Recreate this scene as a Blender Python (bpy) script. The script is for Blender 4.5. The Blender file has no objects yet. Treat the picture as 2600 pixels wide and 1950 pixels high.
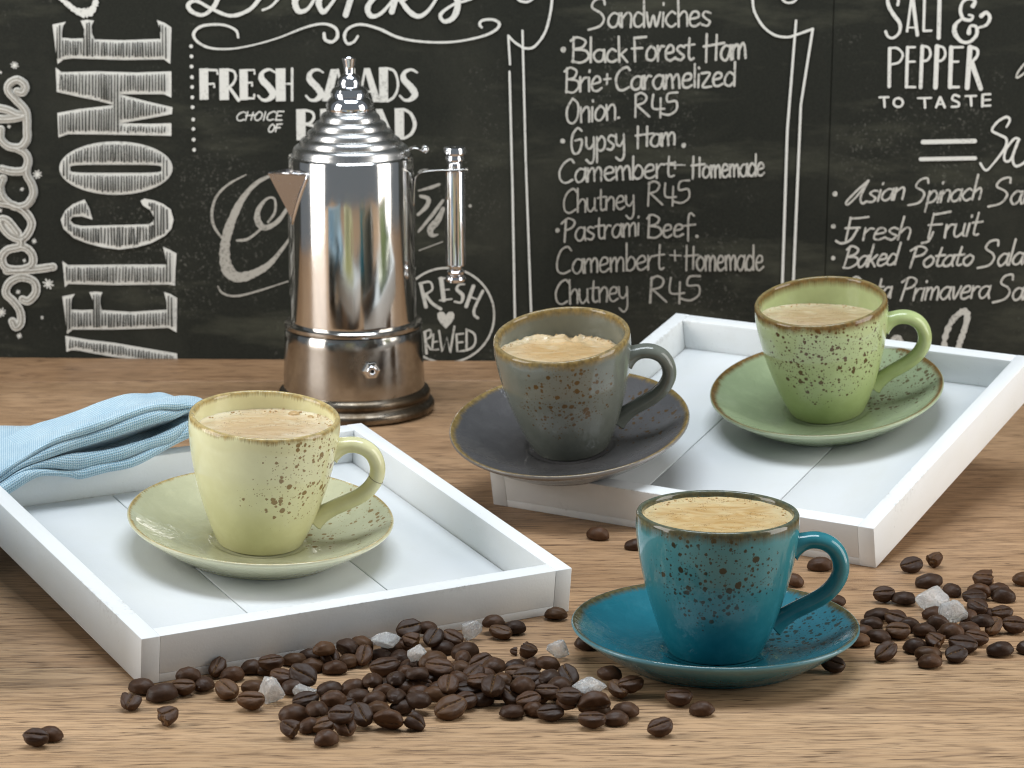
import bpy, bmesh, math, random
from math import sin, cos, pi, radians, atan2, sqrt, exp
from mathutils import Vector, Matrix, Quaternion, noise as mnoise
random.seed(7)
SC = bpy.context.scene
COL = SC.collection
MM = 0.001

# ---------------------------------------------------------------- camera
F_PX, PITCH, CAM_H, ROLL = 7154.9, 0.2280, 378.14, 0.0072      # fitted, photograph pixels / mm
cam_d = bpy.data.cameras.new('camera')
cam = bpy.data.objects.new('camera', cam_d); COL.objects.link(cam)
cam_d.sensor_width = 36.0; cam_d.lens = F_PX / 2600 * 36
cam_d.clip_start = 0.01; cam_d.clip_end = 20
cam.matrix_world = Matrix.Translation((0, 0, CAM_H * MM)) @ Matrix.Rotation(pi / 2 - PITCH, 4, 'X') @ Matrix.Rotation(ROLL, 4, 'Z')
cam_d.dof.use_dof = True; cam_d.dof.focus_distance = 1.20; cam_d.dof.aperture_fstop = 30
SC.camera = cam
# ---------------------------------------------------------------- room light, exposure
w = bpy.data.worlds.new('World'); SC.world = w; w.use_nodes = True
w.node_tree.nodes['Background'].inputs[0].default_value = (0.84, 0.92, 1.0, 1)
w.node_tree.nodes['Background'].inputs[1].default_value = 0.19
SC.view_settings.view_transform = 'Standard'; SC.view_settings.look = 'None'
SC.cycles.filter_width = 1.1
SC.view_settings.exposure = 0.06; SC.view_settings.gamma = 1.0
def lamp(name, loc, target, sx, sy, power, col):
    d = bpy.data.lights.new(name, 'AREA'); d.shape = 'RECTANGLE'; d.size = sx; d.size_y = sy
    d.energy = power; d.color = col
    o = bpy.data.objects.new(name, d); COL.objects.link(o)
    o.location = loc
    o.rotation_euler = (Vector(target) - Vector(loc)).to_track_quat('-Z', 'Y').to_euler()
    return o
lamp('softbox_left', (-0.80, 1.10, 0.24), (0, 1.22, 0.10), 0.46, 0.95, 8.0, (1.0, 0.965, 0.92))
lamp('softbox_right', (0.82, 1.12, 0.24), (0, 1.22, 0.10), 0.46, 0.95, 6.8, (1.0, 0.96, 0.905))
lamp('softbox_overhead', (0.0, 1.27, 1.05), (0, 1.20, 0), 0.72, 0.36, 9.8, (0.86, 0.93, 1.0))

def ray(px, py):
    c, s = cos(ROLL), sin(ROLL); a, b = px - 1300, py - 975
    u = a * c + b * s; v = -a * s + b * c; up = -v / F_PX
    return Vector((u / F_PX, cos(PITCH) + up * sin(PITCH), -sin(PITCH) + up * cos(PITCH)))
EYE = Vector((0, 0, CAM_H))
def on_z(px, py, z): r = ray(px, py); return EYE + r * ((z - CAM_H) / r.z)
def on_y(px, py, y): r = ray(px, py); return EYE + r * (y / r.y)
def on_plane(px, py, o, n): r = ray(px, py); return EYE + r * ((o - EYE).dot(n) / r.dot(n))

# ---------------------------------------------------------------- node helpers
def new_mat(name):
    m = bpy.data.materials.new(name); m.use_nodes = True
    nt = m.node_tree; b = nt.nodes['Principled BSDF']
    return m, nt, b
def N(nt, t, **kw):
    n = nt.nodes.new(t)
    for k, v in kw.items():
        if k in n.inputs.keys() if isinstance(k, str) else False: n.inputs[k].default_value = v
        else: setattr(n, k, v)
    return n
def L(nt, a, b): nt.links.new(a, b)
def math_(nt, op, a, b=None, c=None, clamp=False):
    n = nt.nodes.new('ShaderNodeMath'); n.operation = op; n.use_clamp = clamp
    for i, v in enumerate((a, b, c)):
        if v is None: continue
        if isinstance(v, (int, float)): n.inputs[i].default_value = v
        else: L(nt, v, n.inputs[i])
    return n.outputs[0]
def maprange(nt, v, a, b, c=0.0, d=1.0, smooth=False):
    n = nt.nodes.new('ShaderNodeMapRange'); n.clamp = True
    if smooth: n.interpolation_type = 'SMOOTHSTEP'
    L(nt, v, n.inputs[0])
    for i, x in zip((1, 2, 3, 4), (a, b, c, d)): n.inputs[i].default_value = x
    return n.outputs[0]
def mixc(nt, f, a, b, mode='MIX'):
    n = nt.nodes.new('ShaderNodeMix'); n.data_type = 'RGBA'; n.blend_type = mode
    if isinstance(f, (int, float)): n.inputs[0].default_value = f
    else: L(nt, f, n.inputs[0])
    for i, v in ((6, a), (7, b)):
        if isinstance(v, tuple): n.inputs[i].default_value = v if len(v) == 4 else v + (1,)
        else: L(nt, v, n.inputs[i])
    return n.outputs[2]
def objco(nt, scale=None, rot=None):
    t = nt.nodes.new('ShaderNodeTexCoord')
    if scale is None: return t.outputs['Object']
    m = nt.nodes.new('ShaderNodeMapping'); L(nt, t.outputs['Object'], m.inputs[0])
    m.inputs['Scale'].default_value = scale
    if rot: m.inputs['Rotation'].default_value = rot
    return m.outputs[0]
def noise(nt, co, scale, detail=3, rough=0.5, out=0, dist=0.0):
    n = nt.nodes.new('ShaderNodeTexNoise'); L(nt, co, n.inputs['Vector'])
    n.inputs['Scale'].default_value = scale; n.inputs['Detail'].default_value = detail
    n.inputs['Roughness'].default_value = rough; n.inputs['Distortion'].default_value = dist
    return n.outputs[out]
def bump(nt, b, h, strength, dist, prev=None):
    n = nt.nodes.new('ShaderNodeBump'); L(nt, h, n.inputs['Height'])
    n.inputs['Strength'].default_value = strength; n.inputs['Distance'].default_value = dist
    if prev is not None: L(nt, prev, n.inputs['Normal'])
    L(nt, n.outputs[0], b.inputs['Normal']); return n.outputs[0]

# ---------------------------------------------------------------- materials
def wood_mat():
    m, nt, b = new_mat('oak_laminate')
    co = objco(nt)
    st = objco(nt, (1.0, 1.0, 1.0))
    big = noise(nt, objco(nt, (2.2, 22, 22)), 1.0, 4, .6, dist=.4)
    med = noise(nt, objco(nt, (8.0, 130, 130)), 1.0, 4, .6, dist=.2)
    fine = noise(nt, objco(nt, (15, 430, 430)), 1.0, 3, .62, dist=.12)
    fin2 = noise(nt, objco(nt, (50, 900, 900)), 1.0, 2, .6)
    c = mixc(nt, maprange(nt, big, .35, .65), (.385, .243, .130), (.56, .375, .218))
    c = mixc(nt, maprange(nt, med, .35, .7, 0, .55), c, (.56, .365, .215))
    c = mixc(nt, maprange(nt, fin2, .30, .46, .30, 0), c, (.64, .47, .31))
    gr = noise(nt, objco(nt, (6.5, 165, 165)), 1.0, 3, .5, dist=.12)
    def contour(v, k, wd):
        fr = math_(nt, 'FRACT', math_(nt, 'MULTIPLY', v, k))
        return maprange(nt, math_(nt, 'ABSOLUTE', math_(nt, 'SUBTRACT', fr, .5)), wd, wd * .25)
    brk = maprange(nt, noise(nt, objco(nt, (45, 420, 420)), 1.0, 2, .6), .40, .58)
    ln = math_(nt, 'MAXIMUM', contour(gr, 15.0, .20), math_(nt, 'MULTIPLY', contour(fine, 4.0, .15), .7))
    pores = math_(nt, 'MULTIPLY', ln, brk)
    c = mixc(nt, math_(nt, 'MULTIPLY', maprange(nt, fine, .46, .66), .38), c, (.30, .175, .09))
    c = mixc(nt, math_(nt, 'MULTIPLY', pores, .92), c, (.100, .055, .027))
    p2 = maprange(nt, fin2, .56, .70, 0, .7)
    c = mixc(nt, p2, c, (.12, .07, .04))
    fig = noise(nt, objco(nt, (1.3, 34, 34)), 1.0, 2, .5, dist=.6)
    f2 = math_(nt, 'ABSOLUTE', math_(nt, 'SUBTRACT', fig, .5))
    c = mixc(nt, math_(nt, 'MULTIPLY', maprange(nt, f2, .010, 0, 0, 1), .38), c, (.09, .05, .028))
    L(nt, c, b.inputs['Base Color']); b.inputs['Roughness'].default_value = .45
    b.inputs['Specular IOR Level'].default_value = .35
    at = nt.nodes.new('ShaderNodeAttribute'); at.attribute_type = 'OBJECT'; at.attribute_name = 'tone'
    kn = maprange(nt, noise(nt, objco(nt, (120, 420, 420)), 1.0, 2, .5), .73, .78)
    c = mixc(nt, math_(nt, 'MULTIPLY', kn, .6), c, (.06, .035, .02))
    c = mixc(nt, at.outputs['Fac'], c, (.62, .50, .42), 'MULTIPLY'); L(nt, c, b.inputs['Base Color'])
    h = math_(nt, 'SUBTRACT', 1.0, math_(nt, 'MAXIMUM', pores, p2))
    bump(nt, b, h, .35, .0003)
    return m
def paint_mat(name, col, wear=1.0):
    m, nt, b = new_mat(name)
    co = objco(nt)
    br = noise(nt, objco(nt, (60, 700, 700)), 1.0, 3, .6)
    bl = noise(nt, co, 45, 4, .6)
    c = mixc(nt, maprange(nt, bl, .3, .75, 0, .35), col, tuple(x * y for x, y in zip(col, (.94, .93, .86))))
    sp = noise(nt, co, 620, 2, .6); sm = noise(nt, co, 34, 3, .6)
    worn = math_(nt, 'MULTIPLY', maprange(nt, sp, .68, .75), maprange(nt, sm, .54, .70))
    # wear gathers on the edges
    bv = nt.nodes.new('ShaderNodeBevel'); bv.samples = 4; bv.inputs['Radius'].default_value = .0007
    gm = nt.nodes.new('ShaderNodeNewGeometry'); dt = nt.nodes.new('ShaderNodeVectorMath'); dt.operation = 'DOT_PRODUCT'
    L(nt, bv.outputs[0], dt.inputs[0]); L(nt, gm.outputs['True Normal'], dt.inputs[1])
    em = maprange(nt, dt.outputs['Value'], .995, .93)
    ew = math_(nt, 'MULTIPLY', em, math_(nt, 'MULTIPLY', maprange(nt, noise(nt, co, 330, 3, .7), .48, .62), maprange(nt, noise(nt, co, 22, 3, .6), .52, .66)))
    worn = math_(nt, 'MAXIMUM', math_(nt, 'MULTIPLY', worn, .6), ew)
    c = mixc(nt, math_(nt, 'MULTIPLY', worn, .75 * wear), c, (.16, .13, .10))
    L(nt, c, b.inputs['Base Color']); b.inputs['Roughness'].default_value = .5
    h = math_(nt, 'ADD', math_(nt, 'MULTIPLY', br, .5), noise(nt, co, 900, 2, .5))
    smud = maprange(nt, noise(nt, objco(nt, (26, 9, 26)), 1.0, 5, .65), .52, .75, 0, .16)
    c = mixc(nt, smud, c, (.52, .49, .42)); L(nt, c, b.inputs['Base Color'])
    bump(nt, b, h, .25, .0002)
    return m
def glaze_mat(name, col, col_low, spot, rim, mode, spot_amt, centre, spread, wave=0.0, edge=None, rim_w=1.0, dens=.45):
    """mode 'cup' : rim by height; 'saucer' : rim by radius; 'plain' : handle"""
    m, nt, b = new_mat(name)
    co = objco(nt)
    sx = nt.nodes.new('ShaderNodeSeparateXYZ'); L(nt, co, sx.inputs[0])
    x, y, z = sx.outputs
    r = math_(nt, 'SQRT', math_(nt, 'ADD', math_(nt, 'MULTIPLY', x, x), math_(nt, 'MULTIPLY', y, y)))
    mott = noise(nt, co, 110, 4, .65)
    soft = noise(nt, co, 38, 3, .5)
    if mode == 'cup':
        g = math_(nt, 'ADD', maprange(nt, z, .010, .052), math_(nt, 'MULTIPLY', math_(nt, 'SUBTRACT', soft, .5), .5), clamp=True)  # lighter towards the lip: the reflection veil is put into the glaze colour
    elif mode == 'saucer':
        g = math_(nt, 'ADD', .5, math_(nt, 'MULTIPLY', math_(nt, 'SUBTRACT', soft, .5), 1.2), clamp=True)
    else:
        g = math_(nt, 'ADD', .4, math_(nt, 'MULTIPLY', math_(nt, 'SUBTRACT', soft, .5), .8), clamp=True)
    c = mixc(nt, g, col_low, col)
    c = mixc(nt, maprange(nt, mott, .45, .75, 0, .16), c, tuple(min(1, v * 1.5 + .03) for v in col))
    if spot_amt > 0:
        dv = nt.nodes.new('ShaderNodeVectorMath'); dv.operation = 'DISTANCE'; L(nt, co, dv.inputs[0]); dv.inputs[1].default_value = centre
        reg = maprange(nt, math_(nt, 'ADD', dv.outputs['Value'], math_(nt, 'MULTIPLY', math_(nt, 'SUBTRACT', soft, .5), .03)), spread, spread * .62)
        tot = None
        mpo = nt.nodes.new('ShaderNodeMapping'); L(nt, co, mpo.inputs[0]); mpo.inputs['Location'].default_value = (len(name) * .013, spread * 3.7, centre[2] * 5.1); cs = mpo.outputs[0]
        for sc, th, k in ((300, .34, 1.0), (510, .32, .95), (900, .27, .7)):
            v = nt.nodes.new('ShaderNodeTexVoronoi'); v.inputs['Scale'].default_value = sc
            wob = nt.nodes.new('ShaderNodeVectorMath'); wob.operation = 'MULTIPLY_ADD'
            L(nt, noise(nt, cs, sc * 2.0, 2, .5, out=1), wob.inputs[0]); wob.inputs[1].default_value = (.34 / sc,) * 3; L(nt, cs, wob.inputs[2])
            L(nt, wob.outputs[0], v.inputs['Vector'])
            sepc = nt.nodes.new('ShaderNodeSeparateColor'); L(nt, v.outputs['Color'], sepc.inputs[0])
            # each cell has a random size; most cells have no spot
            size = math_(nt, 'MULTIPLY', maprange(nt, sepc.outputs[0], 1 - dens, 1.0, .10, th + .16), reg)
            s = maprange(nt, math_(nt, 'SUBTRACT', size, v.outputs['Distance']), -.03, .07)
            s = math_(nt, 'MULTIPLY', s, math_(nt, 'MULTIPLY', math_(nt, 'GREATER_THAN', size, .04), math_(nt, 'GREATER_THAN', sepc.outputs[0], 1 - dens)))
            s = math_(nt, 'MULTIPLY', s, k)
            tot = s if tot is None else math_(nt, 'MAXIMUM', tot, s)
        c = mixc(nt, maprange(nt, reg, 0, 1, 0, .14), c, tuple(min(1, v * .8 + .16) for v in col))
        c = mixc(nt, math_(nt, 'MULTIPLY', tot, spot_amt), c, spot)
    if mode in ('cup', 'saucer'):
        # the brown rim runs down the glaze in fine streaks
        ang = math_(nt, 'ARCTAN2', y, x)
        cmb = nt.nodes.new('ShaderNodeCombineXYZ'); L(nt, math_(nt, 'COSINE', ang), cmb.inputs[0]); L(nt, math_(nt, 'SINE', ang), cmb.inputs[1])
        st = noise(nt, cmb.outputs[0], 55, 3, .7); lo = noise(nt, cmb.outputs[0], 2.2, 2, .5)
        off = math_(nt, 'ADD', math_(nt, 'MULTIPLY', math_(nt, 'SUBTRACT', st, .5), .0042), math_(nt, 'MULTIPLY', math_(nt, 'SUBTRACT', lo, .5), .0050))
        if mode == 'cup':
            rm = maprange(nt, math_(nt, 'ADD', z, off), .0608 - .0036 * rim_w, .0608 - .0012 * rim_w)
            top = maprange(nt, z, .0600, .0609)
        else:
            up = math_(nt, 'ADD', r, off)
            rm = math_(nt, 'MULTIPLY', maprange(nt, up, .0600 - .0040 * rim_w, .0600 - .0020 * rim_w), maprange(nt, r, .06005, .0592, 0.12, 1))
            top = maprange(nt, r, .0592, .0602)
        rimn = noise(nt, co, 420, 3, .6)
        rc = mixc(nt, maprange(nt, rimn, .3, .7), tuple(v * .55 for v in rim), tuple(min(1, v * 1.35) for v in rim))
        c = mixc(nt, math_(nt, 'MULTIPLY', rm, .93), c, rc)
        if mode == 'saucer':      # the glaze breaks pale on the outside of the rim
            tn = nt.nodes.new('ShaderNodeTexCoord'); sn = nt.nodes.new('ShaderNodeSeparateXYZ'); L(nt, tn.outputs['Normal'], sn.inputs[0])
            po = math_(nt, 'MULTIPLY', maprange(nt, sn.outputs[2], .35, .05), maprange(nt, math_(nt, 'ADD', r, math_(nt, 'MULTIPLY', off, .6)), .050, .0585))
            c = mixc(nt, math_(nt, 'MULTIPLY', po, .72), c, tuple(min(1, v * 1.35 + .13) for v in col))
        c = mixc(nt, math_(nt, 'MULTIPLY', top, .12 if mode == 'cup' else .5), c, edge or tuple(min(1, v * 1.2 + .12) for v in col))
    L(nt, c, b.inputs['Base Color'])
    b.inputs['Roughness'].default_value = .09; b.inputs['IOR'].default_value = 1.48
    b.inputs['Subsurface Weight'].default_value = .0
    if wave > 0:
        h = noise(nt, objco(nt, (1, 1, .4)), 95, 3, .55, dist=1.3)
        bump(nt, b, h, wave, .0009)
    else:
        bump(nt, b, noise(nt, co, 120, 2, .5), .05, .0006)
    return m
def metal_mat(name, col, rough, scratch=.0, tarnish=None, lo=.4, hi=.65):
    m, nt, b = new_mat(name); co = objco(nt)
    b.inputs['Metallic'].default_value = 1
    n1 = noise(nt, co, 55, 4, .6); n2 = noise(nt, objco(nt, (2600, 2600, 90)), 1.0, 2, .5)
    c = mixc(nt, maprange(nt, n1, .3, .7, 0, .25), col, tuple(v * .85 for v in col))
    if tarnish:
        t = maprange(nt, noise(nt, co, 42, 5, .65), lo, hi)
        c = mixc(nt, t, c, tarnish)
        L(nt, maprange(nt, t, 0, 1, rough, rough + .22), b.inputs['Roughness'])
    else:
        L(nt, maprange(nt, n1, .35, .7, rough, rough * 1.5 + .02), b.inputs['Roughness'])
    L(nt, c, b.inputs['Base Color'])
    if scratch > 0: bump(nt, b, n2, scratch, .00006)
    return m
def board_mat():
    m, nt, b = new_mat('chalkboard_black'); co = objco(nt)
    n1 = noise(nt, co, 7, 5, .62, dist=.5); n2 = noise(nt, co, 900, 2, .7); n3 = noise(nt, objco(nt, (6, 6, 26), (0, .5, 0)), 1.0, 5, .7)
    c = mixc(nt, maprange(nt, n2, .3, .7), (.0085, .0098, .0068), (.0155, .0172, .0122))
    c = mixc(nt, math_(nt, 'MULTIPLY', maprange(nt, n1, .48, .72), .22), c, (.085, .083, .062))
    dust = math_(nt, 'MULTIPLY', maprange(nt, noise(nt, co, 520, 3, .75), .58, .74), maprange(nt, noise(nt, co, 11, 4, .6), .50, .70))
    c = mixc(nt, math_(nt, 'MULTIPLY', dust, .62), c, (.34, .33, .28))
    c = mixc(nt, math_(nt, 'MULTIPLY', maprange(nt, n3, .54, .72), .17), c, (.2, .2, .14))
    L(nt, c, b.inputs['Base Color']); b.inputs['Roughness'].default_value = .75
    b.inputs['Specular IOR Level'].default_value = .25
    bump(nt, b, n2, .2, .0002)
    return m
def chalk_mat(name, amount, col=(.66, .655, .61)):
    m, nt, b = new_mat(name); co = objco(nt)
    n2 = noise(nt, co, 750, 3, .75); n1 = noise(nt, co, 60, 3, .6)
    t_ = .46 - .07 * amount
    f = maprange(nt, math_(nt, 'ADD', math_(nt, 'MULTIPLY', n2, .72), math_(nt, 'MULTIPLY', n1, .28)), t_ - .05, t_ + .06, .20 + .25 * amount, 1.0)
    c = mixc(nt, f, (.030, .030, .025), col)
    L(nt, c, b.inputs['Base Color']); b.inputs['Roughness'].default_value = .9
    b.inputs['Specular IOR Level'].default_value = .1
    return m
def bean_mat(name, col, hi):
    m, nt, b = new_mat(name); co = objco(nt)
    oi = nt.nodes.new('ShaderNodeObjectInfo')
    n1 = noise(nt, co, 170, 4, .65); n2 = noise(nt, co, 900, 3, .6)
    c = mixc(nt, maprange(nt, n1, .35, .7), col, hi)
    c = mixc(nt, maprange(nt, oi.outputs['Random'], 0, 1, 0, .55), c, tuple(v * .45 for v in col))
    at = nt.nodes.new('ShaderNodeAttribute'); at.attribute_name = 'crease'
    ch = math_(nt, 'MULTIPLY', at.outputs['Fac'], maprange(nt, noise(nt, co, 700, 3, .7), .42, .62))
    c = mixc(nt, maprange(nt, at.outputs['Fac'], .35, 1, 0, .6), c, (.014, .007, .004))
    c = mixc(nt, math_(nt, 'MULTIPLY', ch, .8), c, (.22, .115, .035))
    L(nt, c, b.inputs['Base Color'])
    L(nt, maprange(nt, n1, .3, .7, .42, .58), b.inputs['Roughness'])
    b.inputs['Specular IOR Level'].default_value = .24
    h = math_(nt, 'ADD', math_(nt, 'MULTIPLY', n1, .7), math_(nt, 'MULTIPLY', n2, .3))
    bump(nt, b, h, .45, .0005)
    return m
def crema_mat(name, a, bcol, pale):
    m, nt, b = new_mat(name); co = objco(nt)
    n1 = noise(nt, objco(nt, (40, 75, 50)), 1.0, 5, .62, dist=2.2); n2 = noise(nt, co, 1000, 3, .6)
    c = mixc(nt, maprange(nt, n1, .38, .62), a, bcol)
    c = mixc(nt, maprange(nt, noise(nt, objco(nt, (30, 50, 40)), 1.0, 4, .6, dist=2.5), .52, .66, 0, .5), c, pale)
    at = nt.nodes.new('ShaderNodeAttribute'); at.attribute_name = 'rim'
    fr = math_(nt, 'MULTIPLY', maprange(nt, at.outputs['Fac'], .55, 1), maprange(nt, noise(nt, co, 90, 3, .6), .35, .6, .3, 1))
    c = mixc(nt, math_(nt, 'MULTIPLY', fr, .8), c, pale)
    v = nt.nodes.new('ShaderNodeTexVoronoi'); v.inputs['Scale'].default_value = 1000; L(nt, co, v.inputs['Vector'])
    sep = nt.nodes.new('ShaderNodeSeparateColor'); L(nt, v.outputs['Color'], sep.inputs[0])
    hole = math_(nt, 'LESS_THAN', v.outputs['Distance'], math_(nt, 'MULTIPLY', math_(nt, 'GREATER_THAN', sep.outputs[0], .45), math_(nt, 'MULTIPLY', maprange(nt, noise(nt, co, 150, 2, .5), .4, .62), .36)))
    c = mixc(nt, math_(nt, 'MULTIPLY', hole, .7), c, tuple(v_ * .45 for v_ in a))
    L(nt, c, b.inputs['Base Color']); b.inputs['Roughness'].default_value = .22
    b.inputs['Subsurface Weight'].default_value = .12; b.inputs['Subsurface Scale'].default_value = .002
    b.inputs['Subsurface Radius'].default_value = (1, .6, .3)
    bump(nt, b, math_(nt, 'ADD', n2, math_(nt, 'MULTIPLY', hole, -1.0)), .25, .0002)
    return m
def bubble_mat():
    m, nt, b = new_mat('foam_bubble')
    b.inputs['Base Color'].default_value = (.72, .52, .28, 1); b.inputs['Roughness'].default_value = .12
    b.inputs['Transmission Weight'].default_value = .45; b.inputs['IOR'].default_value = 1.2
    return m
def cloth_mat():
    m, nt, b = new_mat('blue_weave')
    uv = nt.nodes.new('ShaderNodeUVMap'); uv.uv_map = 'UVMap'
    def wv(rot, sc):
        mp = nt.nodes.new('ShaderNodeMapping'); L(nt, uv.outputs[0], mp.inputs[0]); mp.inputs['Rotation'].default_value = (0, 0, rot)
        wn = nt.nodes.new('ShaderNodeTexWave'); L(nt, mp.outputs[0], wn.inputs[0]); wn.inputs['Scale'].default_value = sc
        wn.inputs['Distortion'].default_value = 1.2; wn.inputs['Detail'].default_value = 2; wn.inputs['Detail Scale'].default_value = 3
        return wn.outputs['Fac']
    a = wv(0, 290); c2 = wv(pi / 2, 250)
    h = math_(nt, 'MAXIMUM', a, c2)
    co = objco(nt)
    c = mixc(nt, maprange(nt, noise(nt, co, 60, 4, .6), .3, .7), (.29, .485, .62), (.41, .59, .69))
    c = mixc(nt, math_(nt, 'MULTIPLY', maprange(nt, math_(nt, 'MULTIPLY', a, c2), .25, .7), .55), c, (.80, .86, .88))
    c = mixc(nt, maprange(nt, h, .5, .1, 0, .42), c, (.17, .34, .48))
    L(nt, c, b.inputs['Base Color']); b.inputs['Roughness'].default_value = .95
    b.inputs['Sheen Weight'].default_value = .35; b.inputs['Specular IOR Level'].default_value = .1
    bump(nt, b, math_(nt, 'ADD', h, noise(nt, co, 1500, 2, .6)), .7, .0005)
    return m
def sugar_mat():
    m, nt, b = new_mat('rock_sugar'); co = objco(nt)
    b.inputs['Base Color'].default_value = (.97, .98, .96, 1); b.inputs['Roughness'].default_value = .16
    b.inputs['Transmission Weight'].default_value = .68; b.inputs['IOR'].default_value = 1.42
    b.inputs['Subsurface Weight'].default_value = .8; b.inputs['Subsurface Scale'].default_value = .009
    b.inputs['Subsurface Radius'].default_value = (1, 1, 1)
    bump(nt, b, noise(nt, co, 420, 4, .65, dist=.6), .8, .0012)
    return m

# ---------------------------------------------------------------- mesh helpers
def tag(o, label=None, cat=None, group=None, kind=None):
    for k, v in (('label', label), ('category', cat), ('group', group), ('kind', kind)):
        if v: o[k] = v
    return o
def empty(name, mat=None):
    o = bpy.data.objects.new(name, None); COL.objects.link(o); o.empty_display_size = .01
    if mat is not None: o.matrix_world = mat
    return o
def link(name, me, mat, parent=None, smooth=True):
    o = bpy.data.objects.new(name, me); COL.objects.link(o)
    if mat: me.materials.append(mat)
    if parent is not None: o.parent = parent
    if smooth:
        for p in me.polygons: p.use_smooth = True
    return o
def mesh(name, verts, faces):
    me = bpy.data.meshes.new(name); me.from_pydata([tuple(v) for v in verts], [], faces); me.update(); return me
def catmull(pts, n=6, closed=False):
    if len(pts) < 3: return [tuple(p) for p in pts]
    out = []; P = [Vector(p) for p in pts]; k = len(P)
    rng = range(k) if closed else range(k - 1)
    for i in rng:
        p0 = P[(i - 1) % k] if closed else P[max(0, i - 1)]; p1 = P[i]; p2 = P[(i + 1) % k]; p3 = P[(i + 2) % k] if closed else P[min(k - 1, i + 2)]
        for j in range(n):
            t = j / n
            out.append(tuple(.5 * ((2 * p1) + (p2 - p0) * t + (2 * p0 - 5 * p1 + 4 * p2 - p3) * t * t + (3 * p1 - p0 - 3 * p2 + p3) * t ** 3)))
    if not closed: out.append(tuple(P[-1]))
    return out
def lathe(name, prof, seg=96, wob=0.0):
    vs, fs = [], []; rows = []
    for r, z in prof:
        if r < 1e-6: rows.append([len(vs)]); vs.append((0, 0, z * MM))
        else:
            rows.append(list(range(len(vs), len(vs) + seg)))
            for k in range(seg):
                a = 2 * pi * k / seg; q = 1 + wob * sin(2 * a + .6)
                vs.append((r * q * cos(a) * MM, r * q * sin(a) * MM, z * MM))
    for a, b in zip(rows, rows[1:]):
        for k in range(seg):
            k2 = (k + 1) % seg
            if len(a) == 1 and len(b) == 1: break
            if len(a) == 1: fs.append((a[0], b[k2], b[k]))
            elif len(b) == 1: fs.append((a[k], a[k2], b[0]))
            else: fs.append((a[k], a[k2], b[k2], b[k]))
    me = mesh(name, vs, fs)
    bm = bmesh.new(); bm.from_mesh(me); bmesh.ops.recalc_face_normals(bm, faces=bm.faces); bm.to_mesh(me); bm.free()
    return me
def sharp(me, ang=radians(35)):
    me.set_sharp_from_angle(angle=ang)
def box(name, lo, hi, bevel=0.0, seg=2, skew=None):
    bm = bmesh.new(); bmesh.ops.create_cube(bm, size=1)
    lo = Vector(lo); hi = Vector(hi)
    for v in bm.verts: v.co = Vector((lo[i] + (hi[i] - lo[i]) * (v.co[i] + .5) for i in range(3)))
    if skew: skew(bm)
    el = None
    if bevel > 0:
        r = bmesh.ops.bevel(bm, geom=list(bm.edges), offset=bevel, segments=seg, profile=.5, affect='EDGES')
    me = bpy.data.meshes.new(name); bm.to_mesh(me); bm.free()
    return me
def edge_attr(me, size=.0022, lo=None, hi=None, cell=.004):
    """dense grid copy is not needed: store 1 on vertices near the box edges"""
    at = me.attributes.new('edge', 'FLOAT', 'POINT')
    for i, v in enumerate(me.vertices):
        d = sorted(min(abs(v.co[k] - lo[k]), abs(v.co[k] - hi[k])) for k in range(3))
        at.data[i].value = 1.0 if d[1] < size else 0.0
def tube(name, path, rad, seg=14, cap=True, frame_up=Vector((0, 1, 0)), closed=False):
    """path: list of Vector (m); rad: list of (a,b) half axes (m): a in the path plane, b along frame_up"""
    vs, fs = [], []; n = len(path)
    for i, p in enumerate(path):
        t = (path[min(n - 1, i + 1)] - path[max(0, i - 1)]).normalized()
        s = frame_up - t * frame_up.dot(t); s.normalize(); q = t.cross(s)
        a, b = rad[i] if isinstance(rad, list) else rad
        for k in range(seg):
            an = 2 * pi * k / seg
            vs.append(p + q * (a * cos(an)) + s * (b * sin(an)))
    for i in range(n - 1):
        for k in range(seg):
            k2 = (k + 1) % seg
            fs.append((i * seg + k, i * seg + k2, (i + 1) * seg + k2, (i + 1) * seg + k))
    if cap: fs.append(tuple(range(seg))[::-1]); fs.append(tuple(range((n - 1) * seg, n * seg)))
    me = mesh(name, vs, fs)
    bm = bmesh.new(); bm.from_mesh(me); bmesh.ops.recalc_face_normals(bm, faces=bm.faces); bm.to_mesh(me); bm.free()
    return me

M_WOOD = wood_mat()
M_WHITE = paint_mat('white_paint', (.79, .815, .83))
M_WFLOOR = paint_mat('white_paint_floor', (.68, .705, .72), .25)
M_BOARD = board_mat()

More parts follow.
